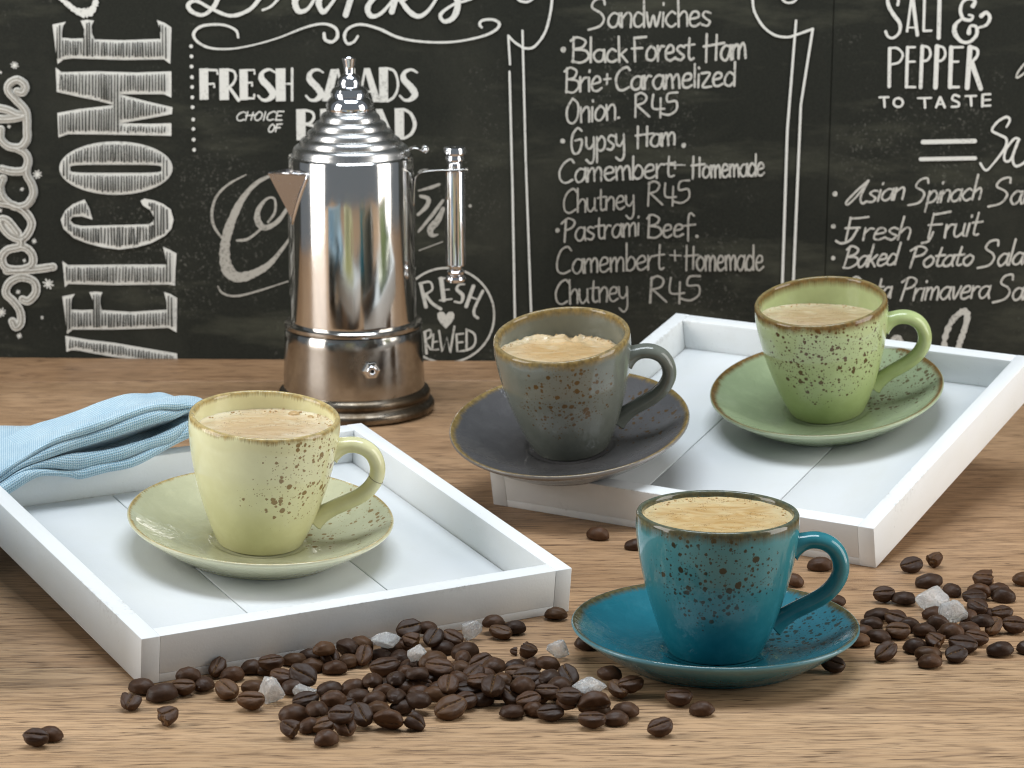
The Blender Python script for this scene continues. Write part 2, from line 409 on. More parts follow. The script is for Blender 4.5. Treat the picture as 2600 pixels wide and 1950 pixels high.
# ================================================================ SETTING: table top and chalkboard wall
yaw = radians(2.6)
j1 = on_z(2000, 1681, 0); j2 = on_z(700, 968, 0)
def jl(p, x): return p.y + (x - p.x) * math.tan(yaw)
table = empty('tabletop'); tag(table, kind='structure')
X0, X1, YF, YB = -620, 620, 690, 1692
def plank(ya, yb, first, last):
    g = 0.35
    def yy(f, x, s): return f(x) + s * g
    fa = (lambda x: YF) if first else (lambda x: jl(j1 if ya == 1 else j2, x) + g)
    fb = (lambda x: YB) if last else (lambda x: jl(j1 if yb == 1 else j2, x) - g)
    vs = []; z0, z1 = -28, 0; ch = .35
    for x in (X0, X1):
        vs += [(x, fa(x), z0), (x, fb(x), z0), (x, fb(x), z1 - ch), (x, fb(x) - ch, z1), (x, fa(x) + ch, z1), (x, fa(x), z1 - ch)]
    fs = [(0, 1, 2, 3, 4, 5)[::-1], (6, 7, 8, 9, 10, 11)] + [(i, (i + 1) % 6, 6 + (i + 1) % 6, 6 + i) for i in range(6)]
    # turned so that the grain follows the joints
    R = Matrix.Rotation(-yaw, 3, 'Z')
    me = mesh('plank', [R @ (Vector(v) * MM) for v in vs], fs)
    bm = bmesh.new(); bm.from_mesh(me); bmesh.ops.recalc_face_normals(bm, faces=bm.faces); bm.to_mesh(me); bm.free()
    o = link('plank', me, M_WOOD, table, False); o.rotation_euler = (0, 0, yaw); o['tone'] = (0.0, .38, .60)[ya]; return o
plank(0, 1, True, False); plank(1, 2, False, False); plank(2, 3, False, True)

YBD = 1693.0
board = empty('chalkboard'); tag(board, 'black chalkboard wall covered in white chalk menu lettering behind the table', 'chalkboard')
seam = on_y(2108, 300, YBD).x
link('board_panel', box('board_panel', (-.85, YBD * MM, -.03), (seam * MM - .0002, YBD * MM + .012, .75), .0003, 1), M_BOARD, board, False)
link('board_panel', box('board_panel', (seam * MM + .0002, YBD * MM, -.03), (.85, YBD * MM + .012, .75), .0003, 1), M_BOARD, board, False)

# ---------------------------------------------------------------- chalk writing: strokes given in crops of the board
CH = {'strong': chalk_mat('chalk_strong', 1.0, (.64, .64, .60)), 'mid': chalk_mat('chalk_mid', .62, (.50, .49, .445)), 'soft': chalk_mat('chalk_soft', .3, (.46, .44, .39)),
      'grey': chalk_mat('chalk_grey', .7, (.37, .355, .315)), 'dark': M_BOARD}
CROP = {'T': (0, 0, 3.456), 'U': (0, 450, 3.456), 'V': (460, 0, 2.633), 'X': (500, 400, 2.765), 'P': (1380, 0, 3.687), 'Q': (1380, 400, 3.687),
        'R': (2080, 0, 3.771), 'S': (2080, 430, 3.529), 'W': (1200, 0, 1.58), 'Z': (0, 0, 1.7015)}
class Ink:
    lift = 0.0
    def __init__(s, crop): s.o = CROP[crop]; s.v = []; s.f = []
    def bp(s, x, y): p = on_y(s.o[0] + x / s.o[2], s.o[1] + y / s.o[2], YBD); return p.x, p.z
    def stroke(s, pts, w, smooth=True, jit=.10, layer=0):
        """w: width in crop pixels, or a list along the stroke"""
        ws = list(w) if isinstance(w, (list, tuple)) else [w] * len(pts)
        P = [(p[0], p[1], ww) for p, ww in zip(pts, ws)]
        P = catmull(P, 7) if smooth and len(P) > 2 else P
        k = .2366 / s.o[2] * .5
        Ink.lift += .004; base = YBD - .25 - layer * 1.2 - (Ink.lift % .9)
        Q = [Vector(s.bp(a, b)) for a, b, _ in P]; W = [c * k * (1 + random.uniform(-jit, jit)) for _, _, c in P]
        n = len(Q); rows = []
        def nrm(i):
            t = Q[min(n - 1, i + 1)] - Q[max(0, i - 1)]
            if t.length < 1e-6: t = Vector((1, 0))
            t.normalize(); return t, Vector((-t.y, t.x))
        t0, n0 = nrm(0); t1, n1 = nrm(n - 1)
        seq = [(Q[0] - t0 * W[0] * .9, n0, W[0] * .35), (Q[0] - t0 * W[0] * .5, n0, W[0] * .85)]
        for i in range(n): t, m = nrm(i); seq.append((Q[i], m, W[i]))
        seq += [(Q[-1] + t1 * W[-1] * .5, n1, W[-1] * .85), (Q[-1] + t1 * W[-1] * .9, n1, W[-1] * .35)]
        b0 = len(s.v)
        for i, (q, m, ww) in enumerate(seq):
            yy = base - i * .0008
            for sg in (-1, 1): c = q + m * (ww * sg); s.v.append((c.x * MM, yy * MM, c.y * MM))
        for i in range(len(seq) - 1): a = b0 + 2 * i; s.f.append((a, a + 1, a + 3, a + 2))
    def poly(s, pts, layer=0):
        Ink.lift += .004; yy = (YBD - .25 - layer * 1.2 - (Ink.lift % .9)) * MM
        b0 = len(s.v)
        for p in pts: c = s.bp(*p); s.v.append((c[0] * MM, yy, c[1] * MM))
        s.f.append(tuple(range(b0, b0 + len(pts))))
    def dot(s, x, y, r): s.poly([(x + r * cos(a * pi / 5) * random.uniform(.85, 1.1), y + r * sin(a * pi / 5) * random.uniform(.85, 1.1)) for a in range(10)])
    def star(s, x, y, r):
        for k in range(4):
            a = k * pi / 4 + .3; d = r * random.uniform(.7, 1.0)
            s.stroke([(x - d * cos(a), y - d * sin(a)), (x + d * cos(a), y + d * sin(a))], r * .28, False)
        s.dot(x, y, r * .35)
    def done(s, name, mat, label=None):
        me = mesh(name, s.v, s.f)
        bm = bmesh.new(); bm.from_mesh(me)
        bmesh.ops.triangulate(bm, faces=[f for f in bm.faces if len(f.verts) > 4])
        for f in bm.faces:
            if f.normal.y > 0: f.normal_flip()
        bm.to_mesh(me); bm.free()
        o = link(name, me, CH[mat], board, False)
        if label: o['label'] = label
        return o
G = {
 'a': (.85, [[(.75,.85),(.4,1),(.1,.7),(.05,.3),(.3,0),(.6,.2),(.75,.85)],[(.75,1),(.72,.4),(.82,0)]]),
 'b': (.8, [[(.08,1.8),(.08,0)],[(.08,.5),(.4,1),(.7,.7),(.65,.2),(.35,0),(.08,.2)]]),
 'c': (.78, [[(.7,.85),(.4,1),(.1,.65),(.1,.25),(.4,0),(.7,.15)]]),
 'd': (.88, [[(.7,.8),(.35,1),(.08,.6),(.1,.15),(.4,0),(.7,.3)],[(.75,1.8),(.72,0)]]),
 'e': (.8, [[(.1,.5),(.62,.62),(.6,.95),(.3,1),(.08,.6),(.12,.15),(.4,0),(.75,.2)]]),
 'f': (.7, [[(.75,1.6),(.5,1.8),(.35,1.4),(.3,-.35)],[(0,.9),(.85,.95)]]),
 'h': (.78, [[(.08,1.8),(.08,0)],[(.08,.6),(.4,1),(.65,.8),(.65,0)]]),
 'i': (.25, [[(.1,.95),(.1,0)],[(.12,1.4),(.14,1.5)]]),
 'k': (.75, [[(.08,1.8),(.08,0)],[(.6,1),(.1,.45)],[(.25,.55),(.65,0)]]),
 'l': (.25, [[(.1,1.8),(.1,0)]]),
 'm': (1.1, [[(.05,1),(.08,0)],[(.08,.6),(.3,1),(.48,.8),(.5,0)],[(.5,.6),(.75,1),(.95,.8),(.97,0)]]),
 'n': (.78, [[(.05,1),(.08,0)],[(.08,.6),(.4,1),(.65,.8),(.65,0)]]),
 'o': (.82, [[(.4,1),(.08,.65),(.1,.2),(.4,0),(.7,.3),(.7,.75),(.4,1)]]),
 'p': (.82, [[(.08,1),(.08,-.8)],[(.08,.6),(.4,1),(.7,.7),(.65,.2),(.35,0),(.08,.2)]]),
 'r': (.6, [[(.05,1),(.08,0)],[(.08,.55),(.3,.95),(.55,.95)]]),
 's': (.7, [[(.6,.9),(.3,1),(.1,.75),(.35,.5),(.6,.3),(.4,0),(.05,.1)]]),
 't': (.65, [[(.3,1.6),(.25,.3),(.4,0),(.6,.1)],[(0,1),(.65,1.05)]]),
 'u': (.85, [[(.05,1),(.08,.3),(.3,0),(.6,.3)],[(.65,1),(.65,.2),(.75,0)]]),
 'v': (.68, [[(.05,1),(.3,0),(.6,1)]]), 'w': (1.0, [[(.05,1),(.22,0),(.45,.8),(.65,0),(.9,1)]]),
 'y': (.8, [[(.05,1),(.1,.4),(.35,.2),(.6,.5)],[(.65,1),(.65,-.4),(.4,-.8),(.05,-.55)]]),
 'z': (.75, [[(.05,1),(.6,.95),(.1,.05),(.7,0)]]),
 '+': (.9, [[(.4,1.1),(.4,.2)],[(.05,.65),(.8,.65)]]), '.': (.3, [[(.1,.05),(.13,.1)]]), ' ': (.5, []),
 # capitals, drawn 0..1 high and scaled to the capital height
 'A': (.75, [[(.62,1),(.3,.6),(.02,.15),(.1,.02),(.35,.4),(.6,.95)],[(.62,1),(.5,.3),(.6,0),(.75,.05)]]),
 'B': (.62, [[(.1,1),(.08,0)],[(.0,.85),(.2,1),(.5,.85),(.4,.6),(.15,.52)],[(.15,.52),(.5,.45),(.6,.2),(.35,0),(.05,.04)]]),
 'C': (.62, [[(.6,.85),(.45,1),(.2,.85),(.05,.5),(.1,.12),(.3,0),(.55,.12)]]),
 'F': (.6, [[(.1,.98),(.12,0)],[(.1,.95),(.35,.98),(.62,1)],[(0,.52),(.45,.54)]]),
 'G': (.65, [[(.5,.85),(.3,1),(.1,.75),(.02,.35),(.15,.02),(.4,.05),(.5,.5),(.2,.5)]]),
 'H': (.62, [[(.1,1),(.08,0)],[(.48,.95),(.46,.05)],[(0,.58),(.75,.62)]]),
 'O': (.62, [[(.3,1),(.06,.6),(.08,.15),(.28,0),(.5,.25),(.52,.75),(.3,1)]]),
 'P': (.6, [[(.2,.95),(.15,0)],[(0,.8),(.3,1),(.58,.85),(.5,.6),(.2,.5)]]),
 'R': (.62, [[(.12,.95),(.08,0)],[(.1,.9),(.3,1),(.5,.85),(.4,.6),(.12,.5)],[(.15,.5),(.6,.02)]]),
 'S': (.62, [[(.52,.8),(.45,1),(.2,.95),(.12,.7),(.4,.5),(.5,.3),(.35,.05),(0,-.05)]]),
 'T': (.6, [[(.3,1),(.28,0)],[(0,1),(.6,1)]]), 'E': (.5, [[(.1,1),(.08,0)],[(.1,1),(.5,1)],[(.1,.52),(.42,.52)],[(.08,0),(.5,0)]]),
 'I': (.25, [[(.1,1),(.1,0)]]),
 '4': (.5, [[(.1,.9),(.08,.35),(.5,.32)],[(.38,.75),(.36,-.05)]]), '5': (.5, [[(.5,.95),(.15,.93),(.12,.6),(.42,.6),(.45,.25),(.2,.05),(-.1,.12)]]),
}
def word(crop, text, x0, x1, y0, y1, xh, cap, wd, mat, slant=0.0, fine=.12, label=None, ink=None):
    ik = ink or Ink(crop)
    tot = 0
    for ch in text: tot += G[ch][0] * (cap if ch.isupper() or ch in '45' else xh)
    k = (x1 - x0) / tot; x = x0
    for ch in text:
        a, sts = G[ch]; up = ch.isupper() or ch in '45'; u = cap if up else xh
        for st in sts:
            P = []
            for gx, gy in st:
                if not up and gy > 1.05: gy = 1 + (gy - 1) * max(.4, (cap / xh - 1) / .8)
                gx += random.uniform(-.03, .03) * (.6 if up else 1); gy += random.uniform(-.03, .03) * (.5 if up else 1)
                X = x + gx * u * k; t = (X - x0) / max(1, x1 - x0)
                P.append((X + slant * gy * u, y0 + (y1 - y0) * t - gy * u))
            ik.stroke(P, [wd * .74 * random.uniform(1 - fine, 1 + fine) for _ in P])
        x += a * u * k
    if ink is None: ik.done('chalk_word', mat, label)
# --- sandwich list
word('P', 'Sandwiches', 425, 1575, 262, 240, 135, 275, 27, 'mid', label='chalk word Sandwiches')
for q_ in ((185, 465, 27), (178, 1320, 24), (1312, 1360, 24)): i = Ink('P'); i.dot(*q_); i.done('chalk_bullet', 'mid')
i = Ink('P')
word('P', 'Black', 255, 800, 582, 578, 118, 235, 29, 'mid', ink=i); word('P', 'Forest', 830, 1410, 572, 560, 135, 225, 30, 'mid', ink=i)
word('P', 'Ham', 1500, 1905, 585, 540, 135, 262, 32, 'mid', ink=i); i.done('chalk_line', 'mid', 'chalk line Black Forest Ham')
i = Ink('P'); word('P', 'Brie', 200, 550, 865, 850, 135, 230, 27, 'mid', ink=i); word('P', '+', 560, 640, 815, 810, 110, 200, 24, 'mid', ink=i)
word('P', 'Caramelized', 670, 1810, 848, 800, 128, 218, 29, 'mid', ink=i); i.done('chalk_line', 'mid', 'chalk line Brie and Caramelized')
i = Ink('P'); word('P', 'Onion.', 210, 725, 1158, 1110, 140, 232, 27, 'mid', ink=i); word('P', 'R45', 835, 1260, 1098, 1080, 150, 225, 27, 'mid', ink=i); i.done('chalk_line', 'mid', 'chalk line Onion R45')
i = Ink('P'); word('P', 'Gypsy', 255, 770, 1438, 1385, 135, 235, 28, 'mid', ink=i); word('P', 'Ham', 865, 1240, 1390, 1350, 115, 205, 29, 'mid', ink=i); i.done('chalk_line', 'mid', 'chalk line Gypsy Ham')
i = Ink('Q'); word('Q', 'Camembert', 140, 1225, 238, 178, 125, 215, 26, 'mid', ink=i); word('Q', '+', 1150, 1340, 115, 115, 70, 100, 22, 'mid', ink=i)
word('Q', 'Homemade', 1385, 2070, 195, 165, 115, 205, 28, 'mid', ink=i); i.done('chalk_line', 'mid', 'chalk line Camembert and Homemade')
i = Ink('Q'); word('Q', 'Chutney', 180, 860, 520, 470, 120, 220, 24, 'mid', ink=i); word('Q', 'R45', 960, 1370, 452, 432, 140, 230, 25, 'mid', ink=i); i.done('chalk_line', 'grey', 'chalk line Chutney R45')
i = Ink('Q'); i.dot(130, 680, 22); word('Q', 'Pastrami', 165, 905, 790, 725, 120, 215, 24, 'mid', ink=i); word('Q', 'Beef', 965, 1400, 750, 735, 115, 215, 27, 'mid', ink=i)
i.dot(1435, 735, 17); i.done('chalk_line', 'grey', 'chalk line Pastrami Beef')
i = Ink('Q'); word('Q', 'Camembert', 112, 1130, 1090, 1040, 130, 255, 23, 'mid', ink=i); word('Q', '+', 1175, 1300, 985, 985, 110, 100, 20, 'mid', ink=i)
word('Q', 'Homemade', 1320, 2060, 1055, 1050, 135, 235, 26, 'mid', ink=i); i.done('chalk_line', 'grey', 'lower chalk line Camembert and Homemade')
i = Ink('Q'); word('Q', 'Chutney', 108, 800, 1372, 1335, 130, 225, 23, 'mid', ink=i); word('Q', 'R45', 970, 1470, 1360, 1345, 150, 250, 26, 'mid', ink=i); i.done('chalk_line', 'grey', 'lower chalk line Chutney R45')
# --- salads list
for q_ in ((142, 220, 24), (128, 510, 22), (125, 795, 21)): i = Ink('S'); i.dot(*q_); i.done('chalk_bullet', 'mid')
i = Ink('S'); word('S', 'Asian', 235, 760, 318, 262, 105, 200, 25, 'mid', .25, ink=i); word('S', 'Spinach', 800, 1450, 312, 268, 105, 225, 25, 'mid', .25, ink=i); word('S', 'Salad', 1520, 2080, 320, 290, 110, 240, 26, 'mid', .22, ink=i); i.done('chalk_line', 'mid', 'chalk line Asian Spinach Salad')
i = Ink('S'); word('S', 'Fresh', 200, 815, 635, 625, 105, 205, 25, 'mid', .28, ink=i); word('S', 'Fruit', 945, 1430, 622, 588, 115, 230, 26, 'mid', .25, ink=i); i.stroke([(150, 640), (200, 662), (280, 630), (340, 540)], 22); i.stroke([(915, 660), (980, 640), (1020, 560)], 20); i.done('chalk_line', 'mid', 'chalk line Fresh Fruit')
i = Ink('S'); word('S', 'Baked', 200, 690, 885, 852, 100, 195, 25, 'mid', .28, ink=i); word('S', 'Potato', 775, 1375, 880, 855, 95, 190, 26, 'mid', .28, ink=i); word('S', 'Salad', 1420, 1930, 870, 845, 105, 230, 25, 'mid', .25, ink=i); i.done('chalk_line', 'mid', 'chalk line Baked Potato Salad')
i = Ink('S'); word('S', 'Pasta', 230, 640, 1165, 1150, 100, 200, 25, 'mid', .2, ink=i); word('S', 'Primavera', 700, 1520, 1175, 1150, 110, 205, 24, 'mid', .25, ink=i); word('S', 'Salad', 1560, 2060, 1180, 1150, 110, 235, 27, 'mid', .22, ink=i); i.done('chalk_line', 'mid', 'chalk line Pasta Primavera Salad')
i = Ink('S'); i.stroke([(1125, 1620), (1120, 1540), (1150, 1430), (1210, 1330), (1300, 1265), (1325, 1320), (1300, 1430), (1255, 1560), (1240, 1640)], [50, 50, 52, 55, 62, 50, 48, 52, 50], jit=.3)
i.done('chalk_drawing', 'mid', 'rough chalk outline drawing above the tray'); i = Ink('S'); i.stroke([(600, 1640), (680, 1500), (740, 1540)], 40, jit=.3); i.done('chalk_drawing', 'mid')
# --- salt & pepper
i = Ink('R')
i.stroke([(750, 45), (755, -5), (700, -40), (655, -10), (668, 65), (715, 145), (770, 225), (765, 310), (705, 362), (655, 345), (635, 300)], [28, 26, 26, 30, 38, 38, 34, 28, 24, 24, 28])
i.stroke([(890, -80), (840, 298)], 26, False); i.stroke([(885, -80), (938, 335)], 36, False); i.stroke([(845, 262), (925, 262)], 18, False)
i.stroke([(1008, -80), (998, 292)], 27, False); i.stroke([(1000, 294), (1072, 292)], 22, False); i.stroke([(1152, -80), (1142, 362)], 36, False)
i.stroke([(1470, 55), (1490, 10), (1440, -12), (1375, 15), (1350, 100), (1380, 178), (1445, 190), (1470, 155), (1430, 140)], [44, 30, 24, 28, 34, 32, 30, 24, 20])
i.stroke([(1355, 185), (1300, 240), (1298, 320), (1360, 395), (1440, 398), (1505, 330), (1500, 255), (1445, 250), (1430, 315)], [26, 40, 46, 34, 30, 34, 30, 26, 44])
i.stroke([(1530, 262), (1600, 235), (1632, 170), (1600, 118), (1550, 150)], [22, 28, 36, 32, 44]); i.done('chalk_word', 'strong', 'chalk words SALT and ampersand')
i = Ink('R')
i.stroke([(673, 462), (668, 826)], 33, False); i.stroke([(672, 462), (745, 460), (798, 520), (765, 592), (692, 614)], 22)
for x, w_ in ((845, 34), (1262, 40)):
    xe = 915 if x < 900 else 1375
    i.stroke([(x, 452), (x - 12, 832)], w_, False); i.stroke([(x, 452), (xe, 450)], 22, False); i.stroke([(x, 590), (x + 68, 588)], 22, False); i.stroke([(x - 10, 832), (x + 72, 832)], 25, False)
for x, w_ in ((985, 37), (1127, 42)):
    i.stroke([(x, 442), (x - 16, 836)], w_, False); i.stroke([(x, 440), (x + 60, 455), (x + 78, 520), (x + 50, 572), (x + 6, 583)], 24)
i.stroke([(1442, 450), (1415, 840)], 50, False); i.stroke([(1445, 450), (1508, 470), (1512, 530), (1460, 592)], 30); i.stroke([(1458, 600), (1545, 848)], 44, False); i.done('chalk_word', 'strong', 'chalk word PEPPER')
i = Ink('R')
for x, y, x2 in ((575, 930, 662), (942, 938, 1070), (1397, 918, 1500)): i.stroke([(x, y), (x2, y - 2)], 19, False); i.stroke([((x + x2) / 2, y), ((x + x2) / 2 + 6, y + 92)], 24, False)
i.stroke([(755 + 44 * cos(a), 980 + 42 * sin(a)) for a in [k * pi / 6 for k in range(13)]], 22)
i.stroke([(1155, 930), (1117, 1026)], 24, False); i.stroke([(1160, 930), (1200, 1026)], 24, False); i.stroke([(1128, 995), (1190, 995)], 16, False)
i.stroke([(1338, 922), (1292, 908), (1272, 948), (1330, 980), (1330, 1015), (1266, 1020)], 22)
i.stroke([(1562, 905), (1560, 1015)], 26, False)
for y in (903, 957, 1012): i.stroke([(1562, y), (1636, y - 4)], 20, False)
i.done('chalk_word', 'strong', 'chalk words TO TASTE')
i = Ink('R'); i.stroke([(990, 1358), (1488, 1348)], 40, False); i.stroke([(968, 1522), (1492, 1512)], 40, False)
i.stroke([(1790, 1215), (1822, 1150), (1790, 1118), (1705, 1165), (1652, 1245), (1715, 1285), (1788, 1328), (1772, 1420), (1655, 1575), (1592, 1628), (1540, 1562)], [18, 24, 26, 24, 24, 24, 26, 24, 20, 22, 22])
i.stroke([(1915, 1335), (1868, 1325), (1785, 1430), (1772, 1530), (1830, 1525), (1900, 1350)], 24); i.stroke([(1905, 1345), (1850, 1500), (1880, 1588), (1975, 1540), (2010, 1440)], 26); i.stroke([(2010, 1600), (2030, 1420), (2100, 1440), (2090, 1600)], 24)
i.done('chalk_word', 'strong', 'chalk equals sign and start of a script word')
i = Ink('R'); i.stroke([(1985, 580), (1900, 690), (1895, 742), (1985, 680)], 20); i.done('chalk_stroke', 'mid')
# --- frame lines between the columns
i = Ink('W')
i.stroke([(143, 142), (150, 258)], 9, False); i.stroke([(148, 286), (160, 760), (170, 1300)], 9, False); i.stroke([(200, 122), (213, 640), (236, 1290)], 9, False)
i.stroke([(143, 142), (168, 168), (205, 192)], 9); i.stroke([(200, 192), (245, 188), (290, 130), (312, 50), (320, -20)], 10); i.stroke([(165, -25), (190, 2), (225, 5), (262, -25)], 10)
i.done('chalk_border', 'strong', 'double chalk border line left of the sandwich list'); i = Ink('W')
i.stroke([(1122, -15), (1130, 45), (1165, 105), (1212, 140), (1262, 148), (1300, 138), (1364, 115)], 10)
i.stroke([(1297, 82), (1262, 520), (1242, 1140)], 10, False); i.stroke([(1364, 115), (1316, 420), (1300, 800), (1286, 1130)], 10, False); i.stroke([(1225, -25), (1255, 8), (1290, 5), (1310, -25)], 9)
i.done('chalk_border', 'strong', 'double chalk border line right of the sandwich list')
# --- Drinks and its flourish
i = Ink('V')
i.stroke([(255, -40), (222, 40), (150, 98), (75, 78), (48, 32), (100, 4), (200, 55), (330, 104), (450, 68), (520, -5), (545, -60)], [36, 30, 24, 28, 30, 22, 22, 24, 24, 26, 30])
i.stroke([(545, 66), (600, 42), (650, -10), (680, -60)], [14, 16, 20, 24]); i.stroke([(775, -60), (762, 20), (790, 75), (850, 55), (910, -40)], [45, 42, 36, 24, 20])
i.stroke([(945, -60), (920, 20), (950, 78), (1000, 30), (1060, -60)], [40, 40, 34, 22, 20]); i.stroke([(1150, -60), (1100, 100)], 38, False)
i.stroke([(1330, -60), (1250, 40), (1270, 105), (1340, 85), (1440, -30)], [34, 36, 34, 22, 20]); i.stroke([(1450, -60), (1408, 78)], 36, False)
i.stroke([(1440, 0), (1500, -5), (1540, -60)], 18); i.stroke([(1450, -30), (1520, 70), (1590, 108), (1660, 60), (1730, -50)], [30, 34, 30, 22, 18])
i.stroke([(1830, -60), (1850, 30), (1820, 115), (1760, 142), (1735, 95), (1820, 30), (1930, -5), (1990, -40)], [38, 42, 36, 26, 24, 18, 16, 16]); i.done('chalk_word', 'strong', 'large script chalk word Drinks')
i = Ink('V')
i.stroke([(382, 248), (365, 200), (280, 165), (150, 170), (88, 215), (102, 270), (190, 318), (330, 325), (480, 300), (650, 252), (830, 182), (950, 158), (1030, 185), (1046, 240), (1012, 278), (965, 265), (956, 222)], [15, 17, 17, 18, 22, 18, 16, 12, 10, 11, 14, 17, 20, 22, 20, 22, 20])
i.stroke([(1182, 240), (1155, 278), (1112, 290), (1092, 240), (1120, 188), (1200, 162), (1320, 190), (1450, 248), (1600, 276), (1800, 280), (1980, 250), (2090, 208), (2128, 160), (2085, 130), (2015, 135), (1995, 162), (2010, 182)], [15, 17, 18, 20, 18, 17, 19, 18, 15, 14, 15, 18, 20, 17, 17, 18, 16])
i.done('chalk_flourish', 'strong', 'chalk scroll flourish under the word Drinks')
for x, y in ((68, 308), (70, 375), (71, 443), (74, 514), (75, 580), (76, 649), (77, 715), (82, 797), (84, 860), (85, 932), (88, 1000)): i = Ink('V'); i.dot(x, y, 13); i.done('chalk_dot', 'strong')
# --- FRESH SALADS / CHOICE OF / BREAD
def decoS(i, x, y): i.stroke([(x + 60, y - 85), (x + 20, y - 105), (x - 25, y - 85), (x - 30, y - 40), (x + 20, y + 15), (x + 45, y + 60), (x + 15, y + 95), (x - 25, y + 98), (x - 55, y + 70)], [12, 18, 26, 42, 46, 44, 28, 18, 14])
def slab(i, x, y0, y1, w_): i.poly([(x - w_ / 2, y0), (x + w_ / 2, y0 - 2), (x + w_ / 2 + 2, y1), (x - w_ / 2 + 3, y1 + 2)])
i = Ink('V')
slab(i, 152, 457, 664, 60); i.stroke([(180, 466), (240, 468), (245, 492)], 15, False); i.stroke([(180, 560), (222, 558), (222, 580)], 14, False)
slab(i, 287, 457, 666, 64); i.stroke([(318, 465), (355, 478), (365, 520), (345, 562), (318, 578)], 17); i.stroke([(322, 580), (385, 668)], 22, False)
slab(i, 418, 462, 666, 56); i.stroke([(445, 467), (490, 466), (492, 492)], 14, False); i.stroke([(445, 552), (475, 550), (475, 572)], 14, False); i.stroke([(445, 655), (488, 656), (490, 632)], 15, False)
decoS(i, 570, 568); slab(i, 665, 457, 674, 66); i.stroke([(742, 458), (742, 670)], 18, False); i.stroke([(698, 560), (738, 560)], 13, False)
i.done('chalk_word', 'strong', 'heavy chalk word FRESH')
i = Ink('V')
decoS(i, 890, 570); i.poly([(1000, 462), (1052, 462), (1000, 676), (942, 676)]); i.stroke([(1048, 465), (1085, 672)], 16, False); slab(i, 1135, 457, 672, 55); i.stroke([(1160, 660), (1200, 660)], 15, False)
i.stroke([(1230, 462), (1190, 672)], 16, False); i.poly([(1222, 455), (1262, 455), (1335, 682), (1285, 682)]); i.stroke([(1205, 612), (1270, 612)], 14, False)
slab(i, 1352, 450, 682, 60); i.stroke([(1382, 457), (1428, 480), (1450, 565), (1428, 640), (1382, 676)], 17); decoS(i, 1518, 570); i.done('chalk_word', 'strong', 'heavy chalk word SALADS')
i = Ink('V')
word('V', 'CHOICE', 365, 672, 806, 802, 60, 58, 12, 'strong', .22, ink=i); i.done('chalk_word', 'strong', 'small chalk word CHOICE'); i = Ink('V'); word('V', 'OF', 580, 665, 882, 880, 55, 52, 13, 'strong', .2, ink=i); i.done('chalk_word', 'strong', 'small chalk word OF')
i = Ink('V')
slab(i, 800, 730, 935, 62); i.stroke([(830, 736), (875, 750), (888, 785), (865, 820), (832, 828)], 18); i.stroke([(832, 830), (890, 845), (905, 885), (880, 925), (832, 930)], 19)
slab(i, 960, 728, 930, 62); i.stroke([(990, 736), (1030, 770), (995, 830)], 18); i.stroke([(1000, 830), (1060, 930)], 24, False); slab(i, 1120, 728, 930, 58)
i.stroke([(1270, 728), (1220, 930)], 18, False); i.poly([(1300, 728), (1345, 728), (1430, 938), (1375, 938)])
slab(i, 1458, 724, 932, 62); i.stroke([(1488, 730), (1535, 760), (1562, 828), (1540, 892), (1488, 926)], [16, 22, 26, 22, 16]); i.done('chalk_word', 'strong', 'heavy chalk word BREAD')
# --- Coffee script behind the pot
i = Ink('X')
i.stroke([(345, 120), (225, 185), (140, 270), (106, 380), (120, 480), (172, 560)], [8, 16, 18, 20, 20, 14])
i.stroke([(565, 108), (430, 170), (330, 275), (262, 400), (212, 540), (195, 660), (210, 770), (270, 835), (370, 825), (500, 755), (600, 640), (655, 560)], [20, 28, 40, 56, 66, 74, 84, 78, 64, 42, 24, 16])
i.stroke([(500, 452), (548, 380), (545, 290), (490, 290), (430, 370), (430, 450), (480, 492), (570, 445), (650, 330)], [16, 18, 16, 18, 34, 50, 40, 32, 22])
i.stroke([(282, 582), (360, 570), (445, 505)], [18, 20, 16]); i.stroke([(148, 905), (180, 950), (265, 972), (400, 945), (640, 868)], [10, 14, 16, 14, 9])
i.stroke([(1555, 232), (1640, 210), (1700, 188)], [10, 24, 20]); i.stroke([(1552, 400), (1610, 345), (1625, 290), (1568, 270)], [20, 30, 30, 22]); i.stroke([(1555, 520), (1650, 405), (1728, 300)], [16, 26, 20])
i.stroke([(1728, 360), (1690, 440), (1640, 500), (1650, 545), (1690, 540)], [30, 46, 46, 30, 12]); i.stroke([(1560, 652), (1725, 590)], 8, False); i.dot(1918, 338, 12); i.done('chalk_word', 'grey', 'large script chalk word partly behind the coffee pot')
# --- FRESH BREWED roundel
i = Ink('X')
i.stroke([(1753 + 334 * cos(a), 1106 + 332 * sin(a)) for a in [k * pi / 18 for k in range(37)]], 15)
i.stroke([(1570, 885), (1608, 1048)], 26, False); i.stroke([(1562, 885), (1635, 872), (1652, 925), (1598, 962)], 15); i.stroke([(1605, 960), (1650, 1020), (1712, 1062)], 22)
i.stroke([(1470, 930), (1510, 1080)], 24, False); i.stroke([(1455, 935), (1520, 900)], 14, False)
i.stroke([(1715, 850), (1733, 1000)], 30, False); i.stroke([(1700, 848), (1770, 845)], 11, False); i.stroke([(1728, 930), (1772, 925)], 11, False); i.stroke([(1705, 1002), (1790, 992)], 12, False)
i.stroke([(1878, 888), (1840, 893), (1825, 925), (1865, 965), (1855, 1015), (1808, 1010)], [12, 14, 22, 28, 18, 14])
i.stroke([(1942, 900), (1890, 1045)], 26, False); i.stroke([(2008, 935), (1950, 1055), (1948, 1105), (1972, 1125)], 20); i.stroke([(1915, 975), (1980, 1000)], 13, False)
